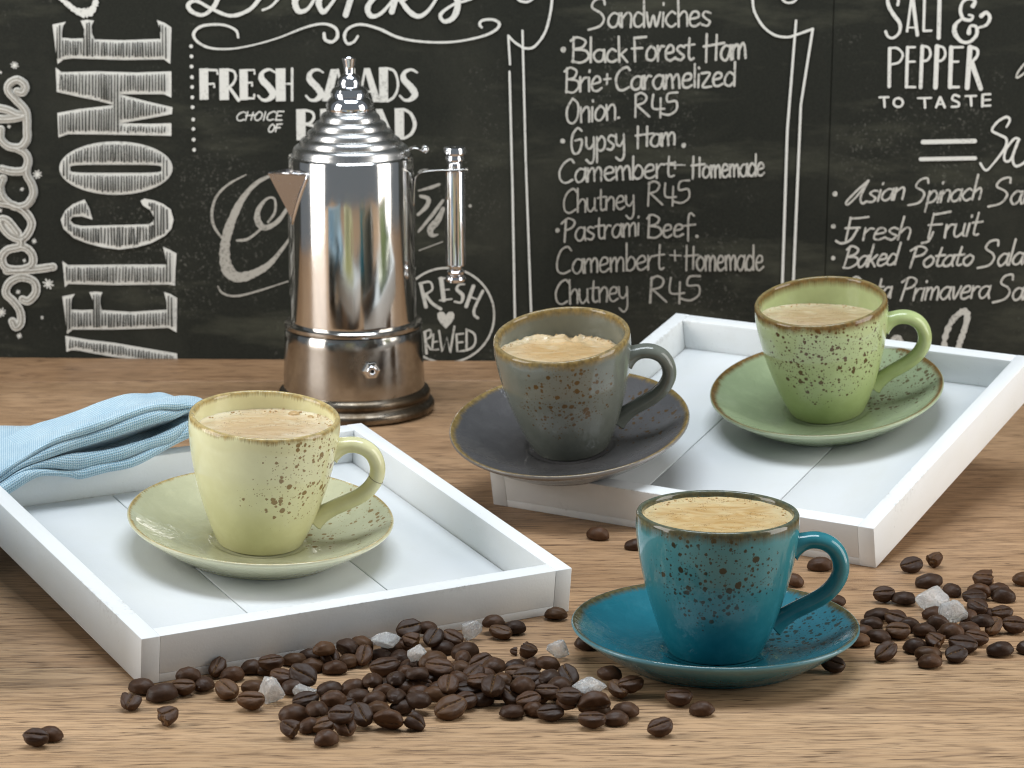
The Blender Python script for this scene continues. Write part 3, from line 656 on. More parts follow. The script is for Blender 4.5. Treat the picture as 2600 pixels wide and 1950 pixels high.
i.poly([(1748, 1200), (1712, 1165), (1690, 1128), (1688, 1095), (1708, 1080), (1732, 1084), (1748, 1106), (1766, 1084), (1792, 1080), (1808, 1098), (1805, 1128), (1782, 1165)])
i.stroke([(1600, 1225), (1612, 1375)], 18, False); i.stroke([(1595, 1225), (1638, 1210), (1640, 1255), (1605, 1285), (1640, 1345)], 14); i.stroke([(1660, 1240), (1652, 1350), (1695, 1345)], 14, False); i.stroke([(1655, 1295), (1690, 1290)], 11, False)
i.stroke([(1700, 1215), (1722, 1362), (1755, 1262), (1778, 1368), (1808, 1185)], 16, False); i.stroke([(1822, 1240), (1828, 1360), (1878, 1355)], 15, False); i.stroke([(1822, 1240), (1870, 1235)], 13, False); i.stroke([(1825, 1298), (1866, 1294)], 12, False)
i.stroke([(1893, 1205), (1893, 1350)], 16, False); i.stroke([(1890, 1205), (1945, 1235), (1955, 1290), (1935, 1330), (1893, 1352)], 15)
i.done('chalk_roundel', 'mid', 'round chalk emblem FRESH BREWED with a heart')
# --- WELCOME, turned on its side
WL = [
 ('T', 'E', [(462,215),(580,190),(555,225),(546,280),(545,330),(640,338),(735,335),(742,260),(708,180),(765,172),(825,180),(805,225),(808,290),(830,345),(1080,352),(1410,340),(1405,260),(1378,175),(1445,200),(1505,240),(1500,400),(1495,560),(1440,520),(1080,525),(640,510),(560,520),(508,560),(490,450)]),
 ('T', 'M', [(490,590),(540,632),(850,625),(1200,635),(1505,625),(1505,855),(1440,825),(1050,825),(1300,890),(1515,940),(1510,1000),(1290,1040),(1060,1080),(1300,1085),(1505,1080),(1505,1190),(1250,1185),(900,1178),(600,1175),(515,1205),(505,990),(700,955),(1000,920),(850,880),(700,850),(500,805)]),
 ('U', 'C', [(745,192),(640,235),(575,290),(535,370),(560,450),(650,530),(760,575),(900,612),(1050,632),(1200,612),(1330,575),(1450,510),(1505,450),(1525,370),(1500,280),(1430,230),(1350,200),(1270,185),(1235,205),(1255,245),(1320,285),(1355,350),(1345,385),(1310,410),(1000,418),(720,425),(650,410),(620,375),(640,345),(720,340),(815,370),(785,270)]),
 ('U', 'L', [(548,735),(600,770),(800,768),(1100,765),(1460,765),(1455,700),(1430,610),(1490,635),(1550,670),(1540,800),(1535,950),(1480,940),(1000,945),(600,935),(570,965),(560,850)]),
 ('U', 'E', [(548,1045),(660,1022),(632,1060),(625,1110),(625,1160),(720,1165),(820,1160),(822,1090),(785,1008),(840,1002),(900,1008),(882,1050),(880,1110),(895,1165),(1150,1180),(1465,1160),(1462,1090),(1440,1005),(1500,1025),(1555,1060),(1552,1200),(1550,1360),(1480,1320),(1000,1335),(640,1335),(590,1375),(570,1200)]),
 ('U', 'W', [(575,1390),(780,1425),(1000,1450),(1350,1510),(1555,1545),(1560,1640),(1350,1640),(1180,1596),(1000,1575),(850,1550),(700,1520),(630,1515),(585,1530)]),
]
def crossings(poly, x):
    ys = []
    for k in range(len(poly)):
        (ax, ay), (bx, by) = poly[k], poly[(k + 1) % len(poly)]
        if (ax <= x < bx) or (bx <= x < ax): ys.append(ay + (by - ay) * (x - ax) / (bx - ax))
    return sorted(ys)
def ellipse(cx, cy, rx, ry, n, p=2.0):
    out = []
    for k in range(n):
        a = 2 * pi * k / n; c_, s_ = cos(a), sin(a)
        out.append((cx + rx * abs(c_) ** (2 / p) * (1 if c_ > 0 else -1), cy + ry * abs(s_) ** (2 / p) * (1 if s_ > 0 else -1)))
    return out
def hatch(i, polys, shrink=24, step=25):
    xs = [p[0] for q in polys for p in q]; x = min(xs) + 42
    while x < max(xs) - 38:
        ys = sorted(y for q in polys for y in crossings(q, x))
        for a, b in zip(ys[0::2], ys[1::2]):
            a += shrink + random.uniform(-4, 8); b -= shrink + 6 + random.uniform(-4, 14)
            if b - a > 22:
                d = random.uniform(-4, 4); i.stroke([(x + d, a), (x - d * .5, b)], [random.uniform(8, 13), random.uniform(11, 17)], False, layer=1)
        x += step * random.uniform(.8, 1.25)
for crop, ch, poly in WL:
    i = Ink(crop); i.poly(poly); i.done('chalk_letter', 'strong', 'block chalk letter %s of WELCOME' % ch)
    i = Ink(crop); hatch(i, [poly]); i.done('hatching', 'dark')
i = Ink('T')      # the O: a ring
ou = ellipse(1018, 1474, 497, 234, 48); inn = ellipse(1018, 1480, 402, 36, 48, 5)
b0 = len(i.v); yy = (YBD - .5) * MM
for p in ou + inn: c = i.bp(*p); i.v.append((c[0] * MM, yy, c[1] * MM))
for k in range(48): i.f.append((k, (k + 1) % 48, 48 + (k + 1) % 48, 48 + k))
i.done('chalk_letter', 'strong', 'block chalk letter O of WELCOME')
i = Ink('T'); hatch(i, [ou, inn]); i.done('hatching', 'dark')
i = Ink('T'); i.stroke([(505, -30), (590, 30), (660, 85), (740, 112), (800, 95), (835, 40), (850, -30)], [30, 40, 46, 70, 70, 50, 36], jit=.35); i.done('chalk_drawing', 'strong')
# --- Specials, turned on its side, cut by the picture's edge
SP = [
 [(150, 800), (205, 805), (222, 745), (155, 698), (85, 735), (78, 800), (150, 880), (222, 960), (238, 1020), (240, 1130), (238, 1220), (180, 1288), (80, 1282), (10, 1215), (10, 1130)],
 [(-60, 940), (60, 960), (150, 1000), (222, 1005)], [(-60, 1040), (90, 1040), (215, 1015)],
 [(20, 1480), (120, 1502), (215, 1490), (250, 1410), (222, 1340), (150, 1300)],
 [(250, 1420), (235, 1520), (285, 1620), (295, 1705), (235, 1795), (130, 1808), (35, 1735), (5, 1640), (30, 1560)],
 [(-40, 1770), (110, 1795), (215, 1850), (280, 1950), (245, 2050), (185, 2095), (95, 2062), (25, 1985), (10, 1925), (70, 1935), (160, 2045)],
 [(188, 2095), (180, 2160), (70, 2190), (20, 2260), (55, 2345), (180, 2362), (280, 2325), (290, 2240), (240, 2178), (180, 2160)], [(60, 2372), (290, 2362), (470, 2338)],
 [(200, 2625), (255, 2635), (318, 2560), (300, 2468), (190, 2430), (85, 2478), (55, 2570), (120, 2640), (178, 2725), (185, 2825), (140, 2868), (112, 2815)]]
for wd, mt, ly, nm in ((74, 'strong', 0, 'chalk_letters'), (44, 'grey', 1, 'letter_fill'), (9, 'strong', 2, 'letter_line')):
    i = Ink('T')
    for s_ in SP: i.stroke(s_, wd, jit=.04, layer=ly)
    i.done(nm, mt, 'outlined script chalk word Specials running down the left edge' if ly == 0 else None)
for x, y, r in ((128, 572, 34), (328, 1530, 42), (5, 635, 16), (300, 2115, 24), (170, 2945, 28), (370, 2785, 16), (15, 2740, 40), (195, 1660, 20), (215, 2285, 18), (160, 2560, 22), (425, 2490, 50), (80, 1110, 18), (5, 1845, 18)): i = Ink('T'); i.star(x, y, r); i.done('chalk_star', 'strong')

# ================================================================ TRAYS
TH, TT, TF = 20.68, 8.16, 3.785
def tray(label, origin, yaw_, tilt, L_, W_, sx):
    R = Matrix.Translation(Vector(origin) * MM) @ Matrix.Rotation(yaw_, 4, 'Z') @ Matrix.Rotation(tilt, 4, 'X')
    t = empty('serving_tray', R); tag(t, label, 'tray', 'white wooden serving trays')
    xs = sorted((0, sx * L_)); x0, x1 = xs
    def part(nm, lo, hi, bev, mt=M_WHITE):
        lo = Vector(lo) * MM; hi = Vector(hi) * MM
        me = box(nm, lo, hi, bev * MM, 2)
        bm = bmesh.new(); bm.from_mesh(me)
        # subdivide along the length so that the worn edge can be irregular
        bm.to_mesh(me); bm.free(); edge_attr(me, .0009, lo, hi)
        o = link(nm, me, mt, t, True); sharp(me, radians(50)); return o
    part('side_panel', (x0, 0, 0), (x0 + TT, W_, TH), .3)
    part('side_panel', (x1 - TT, 0, 0), (x1, W_, TH), .3)
    part('side_panel', (x0 + TT + .02, .05, 3.86), (x1 - TT - .02, TT, TH - .03), .22)
    part('side_panel', (x0 + TT + .02, W_ - TT, 3.86), (x1 - TT - .02, W_ - .05, TH - .03), .5)
    part('bottom_rail', (x0 + TT + .02, .12, .02), (x1 - TT - .02, TT, 3.82), .15)
    part('bottom_rail', (x0 + TT + .02, W_ - TT, .02), (x1 - TT - .02, W_ - .12, 3.82), .15)
    inn = L_ - 2 * TT; c = [x0 + TT, x0 + L_ / 3, x0 + 2 * L_ / 3, x1 - TT]
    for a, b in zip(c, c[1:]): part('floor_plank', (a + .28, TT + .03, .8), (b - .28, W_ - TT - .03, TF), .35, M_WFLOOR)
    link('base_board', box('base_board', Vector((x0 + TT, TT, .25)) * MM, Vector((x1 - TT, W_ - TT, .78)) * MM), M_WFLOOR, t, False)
    return t, R
trayA, RA = tray('white wooden tray on the left carrying the pale yellow-green cup', (-149.57, 1083.68, .05), .5321, .1112, 203.4, 201.2, 1)
trayB, RB = tray('white wooden tray on the right carrying the grey and the green cup', (169.65, 1256.22, .05), -.5351, .2171, 207.5, 204.4, -1)
def prop(label, R, sx, L_, W_, tilt, v0, v1):
    """wooden wedge that lifts the back of a tray"""
    u0, u1 = sorted((sx * (L_ * .42), sx * (L_ * .68)))
    vs = []
    for v in (v0, v1):
        for u in (u0, u1):
            p = R @ (Vector((u, v, 0)) * MM); vs += [Vector((p.x, p.y, p.z - .0003)), Vector((p.x, p.y, .0001))]
    fs = [(0, 2, 3, 1), (4, 5, 7, 6), (0, 1, 5, 4), (2, 6, 7, 3), (0, 4, 6, 2), (1, 3, 7, 5)]
    me = mesh('wooden_wedge', vs, fs)
    bm = bmesh.new(); bm.from_mesh(me); bmesh.ops.recalc_face_normals(bm, faces=bm.faces); bm.to_mesh(me); bm.free()
    return tag(link('wooden_wedge', me, M_WOOD, None, False), label, 'wedge', 'wedges under the trays')
prop('wooden wedge under the back of the left white tray', RA, 1, 203.4, 201.2, .1112, 150, 185)
prop('wooden wedge under the back of the right white tray', RB, -1, 207.5, 204.4, .2171, 150, 185)

# ================================================================ CUPS AND SAUCERS
CUP_OUT = [(18.4, 0.0), (19.4, .5), (20.2, 2.0), (21.4, 4.6), (23.5, 9.6), (26.6, 18.6), (29.6, 28.8), (31.9, 38.8), (33.3, 48), (33.85, 54), (33.8, 58.2)]
CUP_IN = [(31.1, 58.6), (30.8, 54), (30.2, 48), (28.9, 38.8), (26.7, 28.8), (23.7, 18.6), (20.2, 10), (16, 5.4), (0, 4.2)]
LIP = [(33.8, 58.2), (33.75, 59.6), (33.3, 60.5), (32.5, 60.85), (31.7, 60.55), (31.2, 59.7), (31.1, 58.6)]
cup_prof = [(0, 1.0), (15.6, 1.0), (16.2, .1), (17.2, 0)] + catmull(CUP_OUT, 4) + LIP[1:-1] + catmull(CUP_IN, 4)
SAU = [(0, 2.0), (35.4, 2.0), (36.0, .25), (36.9, 0), (38.3, 0), (39.2, .5), (40.2, 1.5)] + catmull([(40.2, 1.5), (44, 3.5), (49.5, 7.0), (54.5, 10.6), (58, 13.2), (59.5, 14.5)], 3)[1:] + \
      [(60.0, 15.15), (60.05, 15.75), (59.6, 16.35), (58.9, 16.3)] + catmull([(58.9, 16.3), (57.0, 15.2), (51, 11.5), (44, 8.2), (36, 5.7), (29, 4.6), (24, 4.15)], 3)[1:] + [(22.4, 3.95), (21.8, 3.55), (20.5, 3.45), (0, 3.45)]
CUPZ = 3.5
def r_in(z):
    for (r0, z0), (r1, z1) in zip(CUP_IN, CUP_IN[1:]):
        if z1 <= z <= z0: return r1 + (r0 - r1) * (z - z1) / (z0 - z1)
    return 31.1
HP = [(30.5, 45.6), (34.5, 47.6), (39.5, 48.8), (44.5, 48.0), (48.8, 45.0), (51.2, 40.2), (51.3, 34.6), (48.8, 29.2), (44.5, 24.8), (39.0, 21.4), (33.0, 18.2), (27.5, 14.6), (24.0, 11.8)]
def handle_mesh():
    p = catmull([Vector((a, 0, b)) * MM for a, b in HP], 5); n = len(p); path = [Vector(q) for q in p]; rad = []
    for i_ in range(n):
        t = i_ / (n - 1); fl = max(0, 1 - t / .14) ** 1.6; fe = max(0, 1 - (1 - t) / .16) ** 1.6
        a = 3.15 + 2.4 * fl + 1.6 * fe; b = 4.1 + 1.6 * fl + 1.0 * fe
        rad.append((a * 1.13 * MM, b * 1.15 * MM))
    return tube('handle', path, rad, 20)
def add_attr(me, name, vals):
    at = me.attributes.new(name, 'FLOAT', 'POINT')
    for i_, v in enumerate(vals): at.data[i_].value = v
M_BUB = bubble_mat()
def coffee(parent, Mw, hl, mat, froth=0.0, seed=1, nb=46, big=0):
    n = (Mw.to_3x3().transposed() @ Vector((0, 0, 1)))
    rs = [0, .1, .2, .3, .4, .48, .55, .62, .68, .73, .78, .82, .86, .90, .93, .96, .98, 1.0]; seg = 120
    vs = []; fr = []
    edge = []
    for k in range(seg):
        a = 2 * pi * k / seg; z = hl; r = 30
        for _ in range(12): r = r_in(z) + .12; z = hl - (n.x * cos(a) + n.y * sin(a)) * r / n.z
        edge.append(r)
    def pt(r, a, f):
        x, y = r * cos(a), r * sin(a); z = hl - (n.x * x + n.y * y) / n.z
        b = mnoise.noise(Vector((x * .22, y * .22, seed * 3.1))) * .22 + mnoise.noise(Vector((x * .8, y * .8, seed))) * .08
        if froth > 0:
            back = max(0, sin(a)) ** 1.5 * f ** 2.5 * (1 - max(0, f - .9) * 4)
            b += froth * back * max(0, .45 + mnoise.noise(Vector((x * .23, y * .23, 7.7))) * 1.5 + mnoise.noise(Vector((x * .55, y * .55, 1.7))) * .25)
        if f > .93: b += .35 * (f - .93) / .07
        return Vector((x, y, z + b))
    vs.append(pt(0, 0, 0)); fr.append(0)
    for f in rs[1:]:
        for k in range(seg): vs.append(pt(edge[k] * f, 2 * pi * k / seg, f)); fr.append(f)
    fs = [(0, 1 + k, 1 + (k + 1) % seg) for k in range(seg)]
    for q in range(len(rs) - 2):
        for k in range(seg):
            a0 = 1 + q * seg + k; a1 = 1 + q * seg + (k + 1) % seg
            fs.append((a0, a0 + seg, a1 + seg, a1))
    me = mesh('coffee', [v * MM for v in vs], fs); add_attr(me, 'rim', fr)
    o = link('coffee', me, mat, parent)
    # small bubbles along the edge of the crema
    rnd = random.Random(seed); bm = bmesh.new()
    for _ in range(nb):
        k = rnd.randrange(seg); f = 1 - abs(rnd.gauss(0, .07)) - .015
        a = 2 * pi * k / seg + rnd.random() * .07; rr = rnd.uniform(.22, .62)
        if sin(a) < -.2 and rnd.random() < .6: continue
        p = pt(edge[k] * f, a, f); 
        bmesh.ops.create_icosphere(bm, subdivisions=2, radius=rr * MM, matrix=Matrix.Translation((p + Vector((0, 0, rr * .25))) * MM) @ Matrix.Diagonal((1, 1, .75, 1)))
    for q in range(big):
        a = radians(62 - q * 20); f = .80 + .04 * q; k = int(a / (2 * pi) * seg); rr = (2.7, 1.3, 1.0)[q]
        p = pt(edge[k] * f, a, f); bmesh.ops.create_icosphere(bm, subdivisions=3, radius=rr * MM, matrix=Matrix.Translation(p * MM) @ Matrix.Diagonal((1, 1, .55, 1)))
    mb = bpy.data.meshes.new('bubbles'); bm.to_mesh(mb); bm.free()
    ob = link('bubbles', mb, M_BUB, o); ob['kind'] = 'stuff'
    return o
M_CRACK, _nt, _b = new_mat('crack_line'); _b.inputs['Base Color'].default_value = (.09, .085, .05, 1); _b.inputs['Roughness'].default_value = .8
me_cup = lathe('cup_body', cup_prof, 112); me_han = handle_mesh(); me_sau = lathe('saucer', SAU, 128)
def setting(M, rz, cname, cols, hl, crema, labels, froth=0, seed=1, spots=(0.9, (0, -.030, .036), .036), big=0, rimw=1.0, sau=None, dens=.45, nb=46, sdens=.4):
    col, low, spot, rim = cols; scol, slow = sau
    Mc = M @ Matrix.Translation((0, 0, CUPZ * MM)) @ Matrix.Rotation(rz, 4, 'Z')
    ms = glaze_mat(cname + '_saucer_glaze', scol, slow, spot, rim, 'saucer', .75, (.040, .012, .008), .040, wave=.50, rim_w=rimw * .62, dens=sdens)
    o = link('saucer', me_sau.copy(), ms); o.matrix_world = M @ Matrix.Rotation(rz, 4, 'Z'); tag(o, labels[1], 'saucer', 'saucers under the cups')
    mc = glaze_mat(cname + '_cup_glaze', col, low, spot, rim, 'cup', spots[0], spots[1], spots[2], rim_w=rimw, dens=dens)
    mh = glaze_mat(cname + '_handle_glaze', col, low, spot, rim, 'plain', 0, (0, 0, 0), 1)
    c = empty('coffee_cup', Mc); tag(c, labels[0], 'cup', 'cups of coffee on saucers')
    link('cup_body', me_cup.copy(), mc, c); hd_ = link('handle', me_han.copy(), mh, c)
    if cname == 'cream':     # a hairline crack round this handle and a dark chip below it
        pth_ = [Vector(q) for q in catmull([Vector((a, 0, b)) * MM for a, b in HP], 5)]
        q = 31; t_c = (pth_[q + 1] - pth_[q - 1]).normalized(); s_c = Vector((0, 1, 0)); n_c = t_c.cross(s_c)
        rp = [pth_[q] + n_c * (3.60 * MM * cos(k * pi / 12)) + s_c * (4.76 * MM * sin(k * pi / 12)) + t_c * (.5 * MM * cos(k * pi / 12)) for k in range(25)]
        link('crack', tube('crack', rp, (.00011, .00011), 6, frame_up=t_c), M_CRACK, hd_)
    coffee(c, Mc, hl, crema, froth, seed, nb, big)
    return c
def on_tray(R, u, v, w_): return R @ Matrix.Translation(Vector((u, v, w_)) * MM)
C_PALE = crema_mat('crema_beige', (.50, .345, .185), (.62, .47, .29), (.74, .69, .53))
C_GOLD = crema_mat('crema_gold', (.50, .31, .115), (.64, .47, .235), (.72, .62, .38))
C_BROWN = crema_mat('crema_brown', (.42, .28, .155), (.55, .41, .25), (.70, .62, .45))
C_AMB = crema_mat('crema_amber', (.55, .35, .15), (.65, .46, .24), (.78, .68, .48))
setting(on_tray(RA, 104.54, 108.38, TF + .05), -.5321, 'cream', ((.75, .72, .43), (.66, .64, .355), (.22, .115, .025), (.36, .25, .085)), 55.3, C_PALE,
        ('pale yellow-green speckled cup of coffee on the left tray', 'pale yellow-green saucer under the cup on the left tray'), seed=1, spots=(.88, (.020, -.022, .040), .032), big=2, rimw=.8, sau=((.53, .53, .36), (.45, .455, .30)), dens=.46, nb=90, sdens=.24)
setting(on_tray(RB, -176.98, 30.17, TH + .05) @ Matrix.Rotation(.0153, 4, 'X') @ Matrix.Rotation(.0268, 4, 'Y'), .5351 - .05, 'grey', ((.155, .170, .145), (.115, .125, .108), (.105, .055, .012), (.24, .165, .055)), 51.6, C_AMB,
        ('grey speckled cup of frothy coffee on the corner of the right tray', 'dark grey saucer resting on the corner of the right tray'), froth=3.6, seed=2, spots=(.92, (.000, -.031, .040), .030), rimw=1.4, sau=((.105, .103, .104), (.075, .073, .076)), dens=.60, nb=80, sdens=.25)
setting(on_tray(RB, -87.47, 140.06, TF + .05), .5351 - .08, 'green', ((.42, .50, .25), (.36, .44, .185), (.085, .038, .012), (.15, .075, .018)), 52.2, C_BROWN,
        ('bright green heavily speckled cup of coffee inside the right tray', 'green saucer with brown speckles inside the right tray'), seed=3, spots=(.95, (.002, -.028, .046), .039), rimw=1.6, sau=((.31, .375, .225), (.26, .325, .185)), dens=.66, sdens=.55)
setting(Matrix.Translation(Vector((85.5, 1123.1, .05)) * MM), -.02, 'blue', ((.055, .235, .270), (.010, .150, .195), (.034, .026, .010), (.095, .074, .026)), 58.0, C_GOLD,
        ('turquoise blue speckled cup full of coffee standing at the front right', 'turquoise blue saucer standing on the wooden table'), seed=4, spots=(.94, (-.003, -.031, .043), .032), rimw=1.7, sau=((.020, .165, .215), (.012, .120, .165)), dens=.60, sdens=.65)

# ================================================================ COFFEE POT
M_STEEL = metal_mat('polished_steel', (.78, .77, .75), .075, .05)
M_LID = metal_mat('lid_steel', (.66, .66, .65), .23, .05)
M_CHROME = metal_mat('chrome', (.80, .81, .84), .04)
M_BASE = metal_mat('worn_steel', (.50, .49, .47), .11, .08, (.28, .245, .20), .44, .72)
M_FOOT = metal_mat('tarnished_foot', (.30, .26, .21), .20, .08, (.10, .075, .05), .35, .6)
M_HOLE, _nt, _b = new_mat('dark_bore'); _b.inputs['Base Color'].default_value = (.01, .01, .01, 1); _b.inputs['Roughness'].default_value = .6
pot = empty('coffee_pot', Matrix.Translation((-.0897, 1.5639, .0002)) @ Matrix.Rotation(-.010, 4, 'Y'))
tag(pot, 'tall stainless steel stovetop coffee pot with stepped conical lid before the chalkboard', 'coffee pot')
def turned(nm, prof, mt, seg=96, par=pot, ang=30):
    me = lathe(nm, prof, seg); o = link(nm, me, mt, par); sharp(me, radians(ang)); return o
foot = [(0, .3), (43.5, .3), (45.2, 1.0), (45.7, 2.4), (45.6, 4.2), (44.8, 5.5), (43.4, 6.3), (42.7, 6.9), (42.5, 7.8), (43.1, 8.8), (43.2, 10.6), (42.4, 12.2), (41.2, 13.0), (40.2, 13.4), (0, 13.4)]
turned('foot_ring', foot, M_FOOT)
turned('boiler', [(39.9, 12.9), (40.1, 14.5), (39.9, 22), (39.4, 32), (39.1, 41), (39.0, 45.8), (38.5, 47.8), (37.0, 48.8), (35.9, 49.0)], M_BASE)
turned('collar', [(35.9, 48.6), (38.3, 48.4), (38.9, 49.3), (38.9, 50.9), (38.2, 51.7), (36.3, 52.0), (35.2, 52.0)], M_BASE)
turned('pot_body', [(34.4, 50.2), (35.4, 50.4), (35.7, 51.4), (35.7, 54), (35.65, 90), (35.55, 120), (35.4, 143.5), (35.15, 145.2), (34.5, 146.0), (33.4, 146.2), (33.0, 145.4), (33.0, 143.0)], M_STEEL, 128)
lid = [(33.0, 144.6), (33.1, 145.9), (32.4, 147.2)]
steps = [(32.2, 147.4), (28.3, 151.8), (24.4, 156.2), (20.4, 160.8), (16.8, 165.4), (13.2, 170.2)]
for (ra, za), (rb, zb) in zip(steps, steps[1:]):
    for t in (.12, .3, .5, .7, .86, .96): 
        bul = sin(t * pi) ** .7 * 1.75 * (ra / 32) ** .35
        lid.append((ra + (rb - ra) * t + bul * .75, za + (zb - za) * t + bul * .55))
    lid.append((rb + .05, zb))
turned('lid', lid + [(12.4, 171.6), (0, 171.6)], M_LID, 128, ang=40)
kn = [(13.0, 171.0), (13.4, 172.2), (13.3, 174.0), (12.5, 176.2), (11.0, 178.0), (10.1, 178.6), (10.6, 179.4), (10.6, 181.0), (9.6, 183.0), (7.6, 184.4), (6.3, 184.8), (6.7, 185.7), (6.6, 187.4), (5.6, 189.6), (4.0, 191.0), (2.8, 191.5), (2.6, 192.2), (2.9, 195.5), (3.7, 199.4), (3.75, 199.9), (3.3, 200.1), (2.9, 199.6), (0, 199.5)]
turned('lid_knob', kn, M_CHROME, 64, ang=25)
# spout: a folded triangular lip
def pol(r, deg, z): a = radians(deg); return Vector((-r * sin(a), -r * cos(a), z)) * MM
sp = []
tip, bot = pol(48.6, 65, 139.2), pol(35.0, 65, 112.5)
fa, ba = pol(35.0, 40, 138.6), pol(35.0, 90, 138.6)
t_ = .6 * MM
def shell(nm, quads, th, mt, par):
    bm = bmesh.new()
    for q in quads: bm.faces.new([bm.verts.new(v) for v in q])
    bmesh.ops.remove_doubles(bm, verts=bm.verts, dist=1e-6); bmesh.ops.recalc_face_normals(bm, faces=bm.faces)
    r = bmesh.ops.solidify(bm, geom=list(bm.faces), thickness=th)
    bmesh.ops.recalc_face_normals(bm, faces=bm.faces)
    me = bpy.data.meshes.new(nm); bm.to_mesh(me); bm.free(); o = link(nm, me, mt, par, False); return o
M_SPOUT = metal_mat('spout_steel', (.46, .45, .46), .20)
spo = shell('spout', [(tip, bot, fa), (tip, ba, bot)], t_, M_SPOUT, pot)
fl = tube('spout_seam', [fa * 1.004 + Vector((0, 0, .0004)), (fa + bot) * .5 * 1.0 + (fa + bot).normalized() * Vector((1, 1, 0)).length * 0, bot], (.0009, .0009), 8, frame_up=Vector((0, 0, 1)))
def wall_line(a, b, n=10):      # follows the body wall
    out = []
    for k in range(n + 1):
        t = k / n; dg = a[0] + (b[0] - a[0]) * t; z = a[1] + (b[1] - a[1]) * t; out.append(pol(35.9, dg, z))
    return out
bpy.data.meshes.remove(fl)
link('spout_seam', tube('spout_seam', wall_line((37.5, 139.4), (64.5, 109.5)), (.0010, .0005), 8, frame_up=Vector((.5, .8, 0)).normalized()), M_CHROME, spo)
link('spout_seam', tube('spout_seam', [pol(35.6, 37.5, 139.4), pol(42, 50, 139.6), tip + Vector((0, 0, .0004))], (.0005, .0005), 8, frame_up=Vector((0, 0, 1))), M_CHROME, spo)
# handle bracket and rod
br = empty('handle', None); br.parent = pot
def plate(nm, lo, hi, bev, mt, par): me = box(nm, Vector(lo) * MM, Vector(hi) * MM, bev * MM, 2); o = link(nm, me, mt, par, True); sharp(me, radians(40)); return o
bk = [Vector((35.2, 0, 118)), Vector((35.6, 0, 128)), Vector((36.2, 0, 133)), Vector((38.6, 0, 136.2)), Vector((43, 0, 137.4)), Vector((50, 0, 137.9)), Vector((65.5, 0, 138.4))]
pth = [Vector(q) * MM for q in catmull(bk, 4)]
link('bracket', tube('bracket', pth, (.0006, .0062), 12, frame_up=Vector((0, 1, 0))), M_STEEL, br)
def at_x(nm, prof, mt, seg=40): me = lathe(nm, prof, seg); o = link(nm, me, mt, br); o.location = (.0582, 0, 0); sharp(me, radians(28)); return o
at_x('grip', [(0, 83), (5.2, 83), (5.75, 83.6), (5.75, 136.6), (4.9, 137.3), (0, 137.3)], M_CHROME)
at_x('top_finial', [(0, 138.6), (4.0, 138.6), (4.2, 140.2), (3.9, 141.2), (4.6, 141.8), (5.2, 143.2), (4.9, 144.6), (4.6, 145.2), (5.6, 145.8), (6.3, 147.0), (6.3, 148.8), (5.9, 150.0), (4.8, 150.6), (0, 150.8)], M_CHROME)
at_x('bottom_finial', [(0, 83.2), (3.9, 83.0), (3.4, 81.6), (4.2, 80.8), (5.3, 79.6), (5.0, 78.2), (4.2, 77.6), (5.4, 76.8), (5.9, 75.4), (5.2, 74.0), (3.6, 73.2), (0, 73.0)], M_CHROME)
plate('back_strip', (53.0, 3.0, 84), (55.4, 6.0, 137.2), .5, M_STEEL, br)
# lid hinge
hg = [Vector((31.0, 0, 147.6)), Vector((34.0, 0, 149.6)), Vector((37.0, 0, 150.0)), Vector((39.8, 0, 148.6)), Vector((41.8, 0, 147.6)), Vector((43.4, 0, 148.6)), Vector((43.0, 0, 150.6)), Vector((41.2, 0, 151.0)), Vector((40.4, 0, 149.9))]
link('hinge', tube('hinge', [Vector(q) * MM for q in catmull(hg, 5)], (.0006, .0040), 10), M_STEEL, pot)
link('hinge_pin', tube('hinge_pin', [Vector((.0420, -.0055, .1492)), Vector((.0420, .0055, .1492))], (.0011, .0011), 12, frame_up=Vector((0, 0, 1))), M_CHROME, pot)
# safety valve
va = empty('safety_valve'); va.parent = pot; a = radians(17)
va.matrix_parent_inverse = Matrix.Identity(4)
va.matrix_local = Matrix.Translation(Vector((39.3 * sin(a), -39.3 * cos(a), 31.0)) * MM) @ Matrix.Rotation(a, 4, 'Z') @ Matrix.Rotation(pi / 2, 4, 'X')
me = lathe('hex_nut', [(0, -.6), (5.3, -.6), (5.3, 1.5), (4.7, 2.3), (3.4, 2.5), (3.2, 3.4), (2.8, 3.9), (1.5, 3.9), (1.2, 3.3), (0, 3.2)], 6); link('hex_nut', me, M_STEEL, va, False)
me = lathe('boss', [(3.3, 1.8), (3.3, 3.2), (3.0, 4.1), (2.2, 4.5), (1.25, 4.3), (1.1, 3.6)], 32); link('boss', me, M_CHROME, va)
me = lathe('bore', [(0, 3.4), (1.15, 3.4), (1.15, 3.9)], 20); link('bore', me, M_HOLE, va)

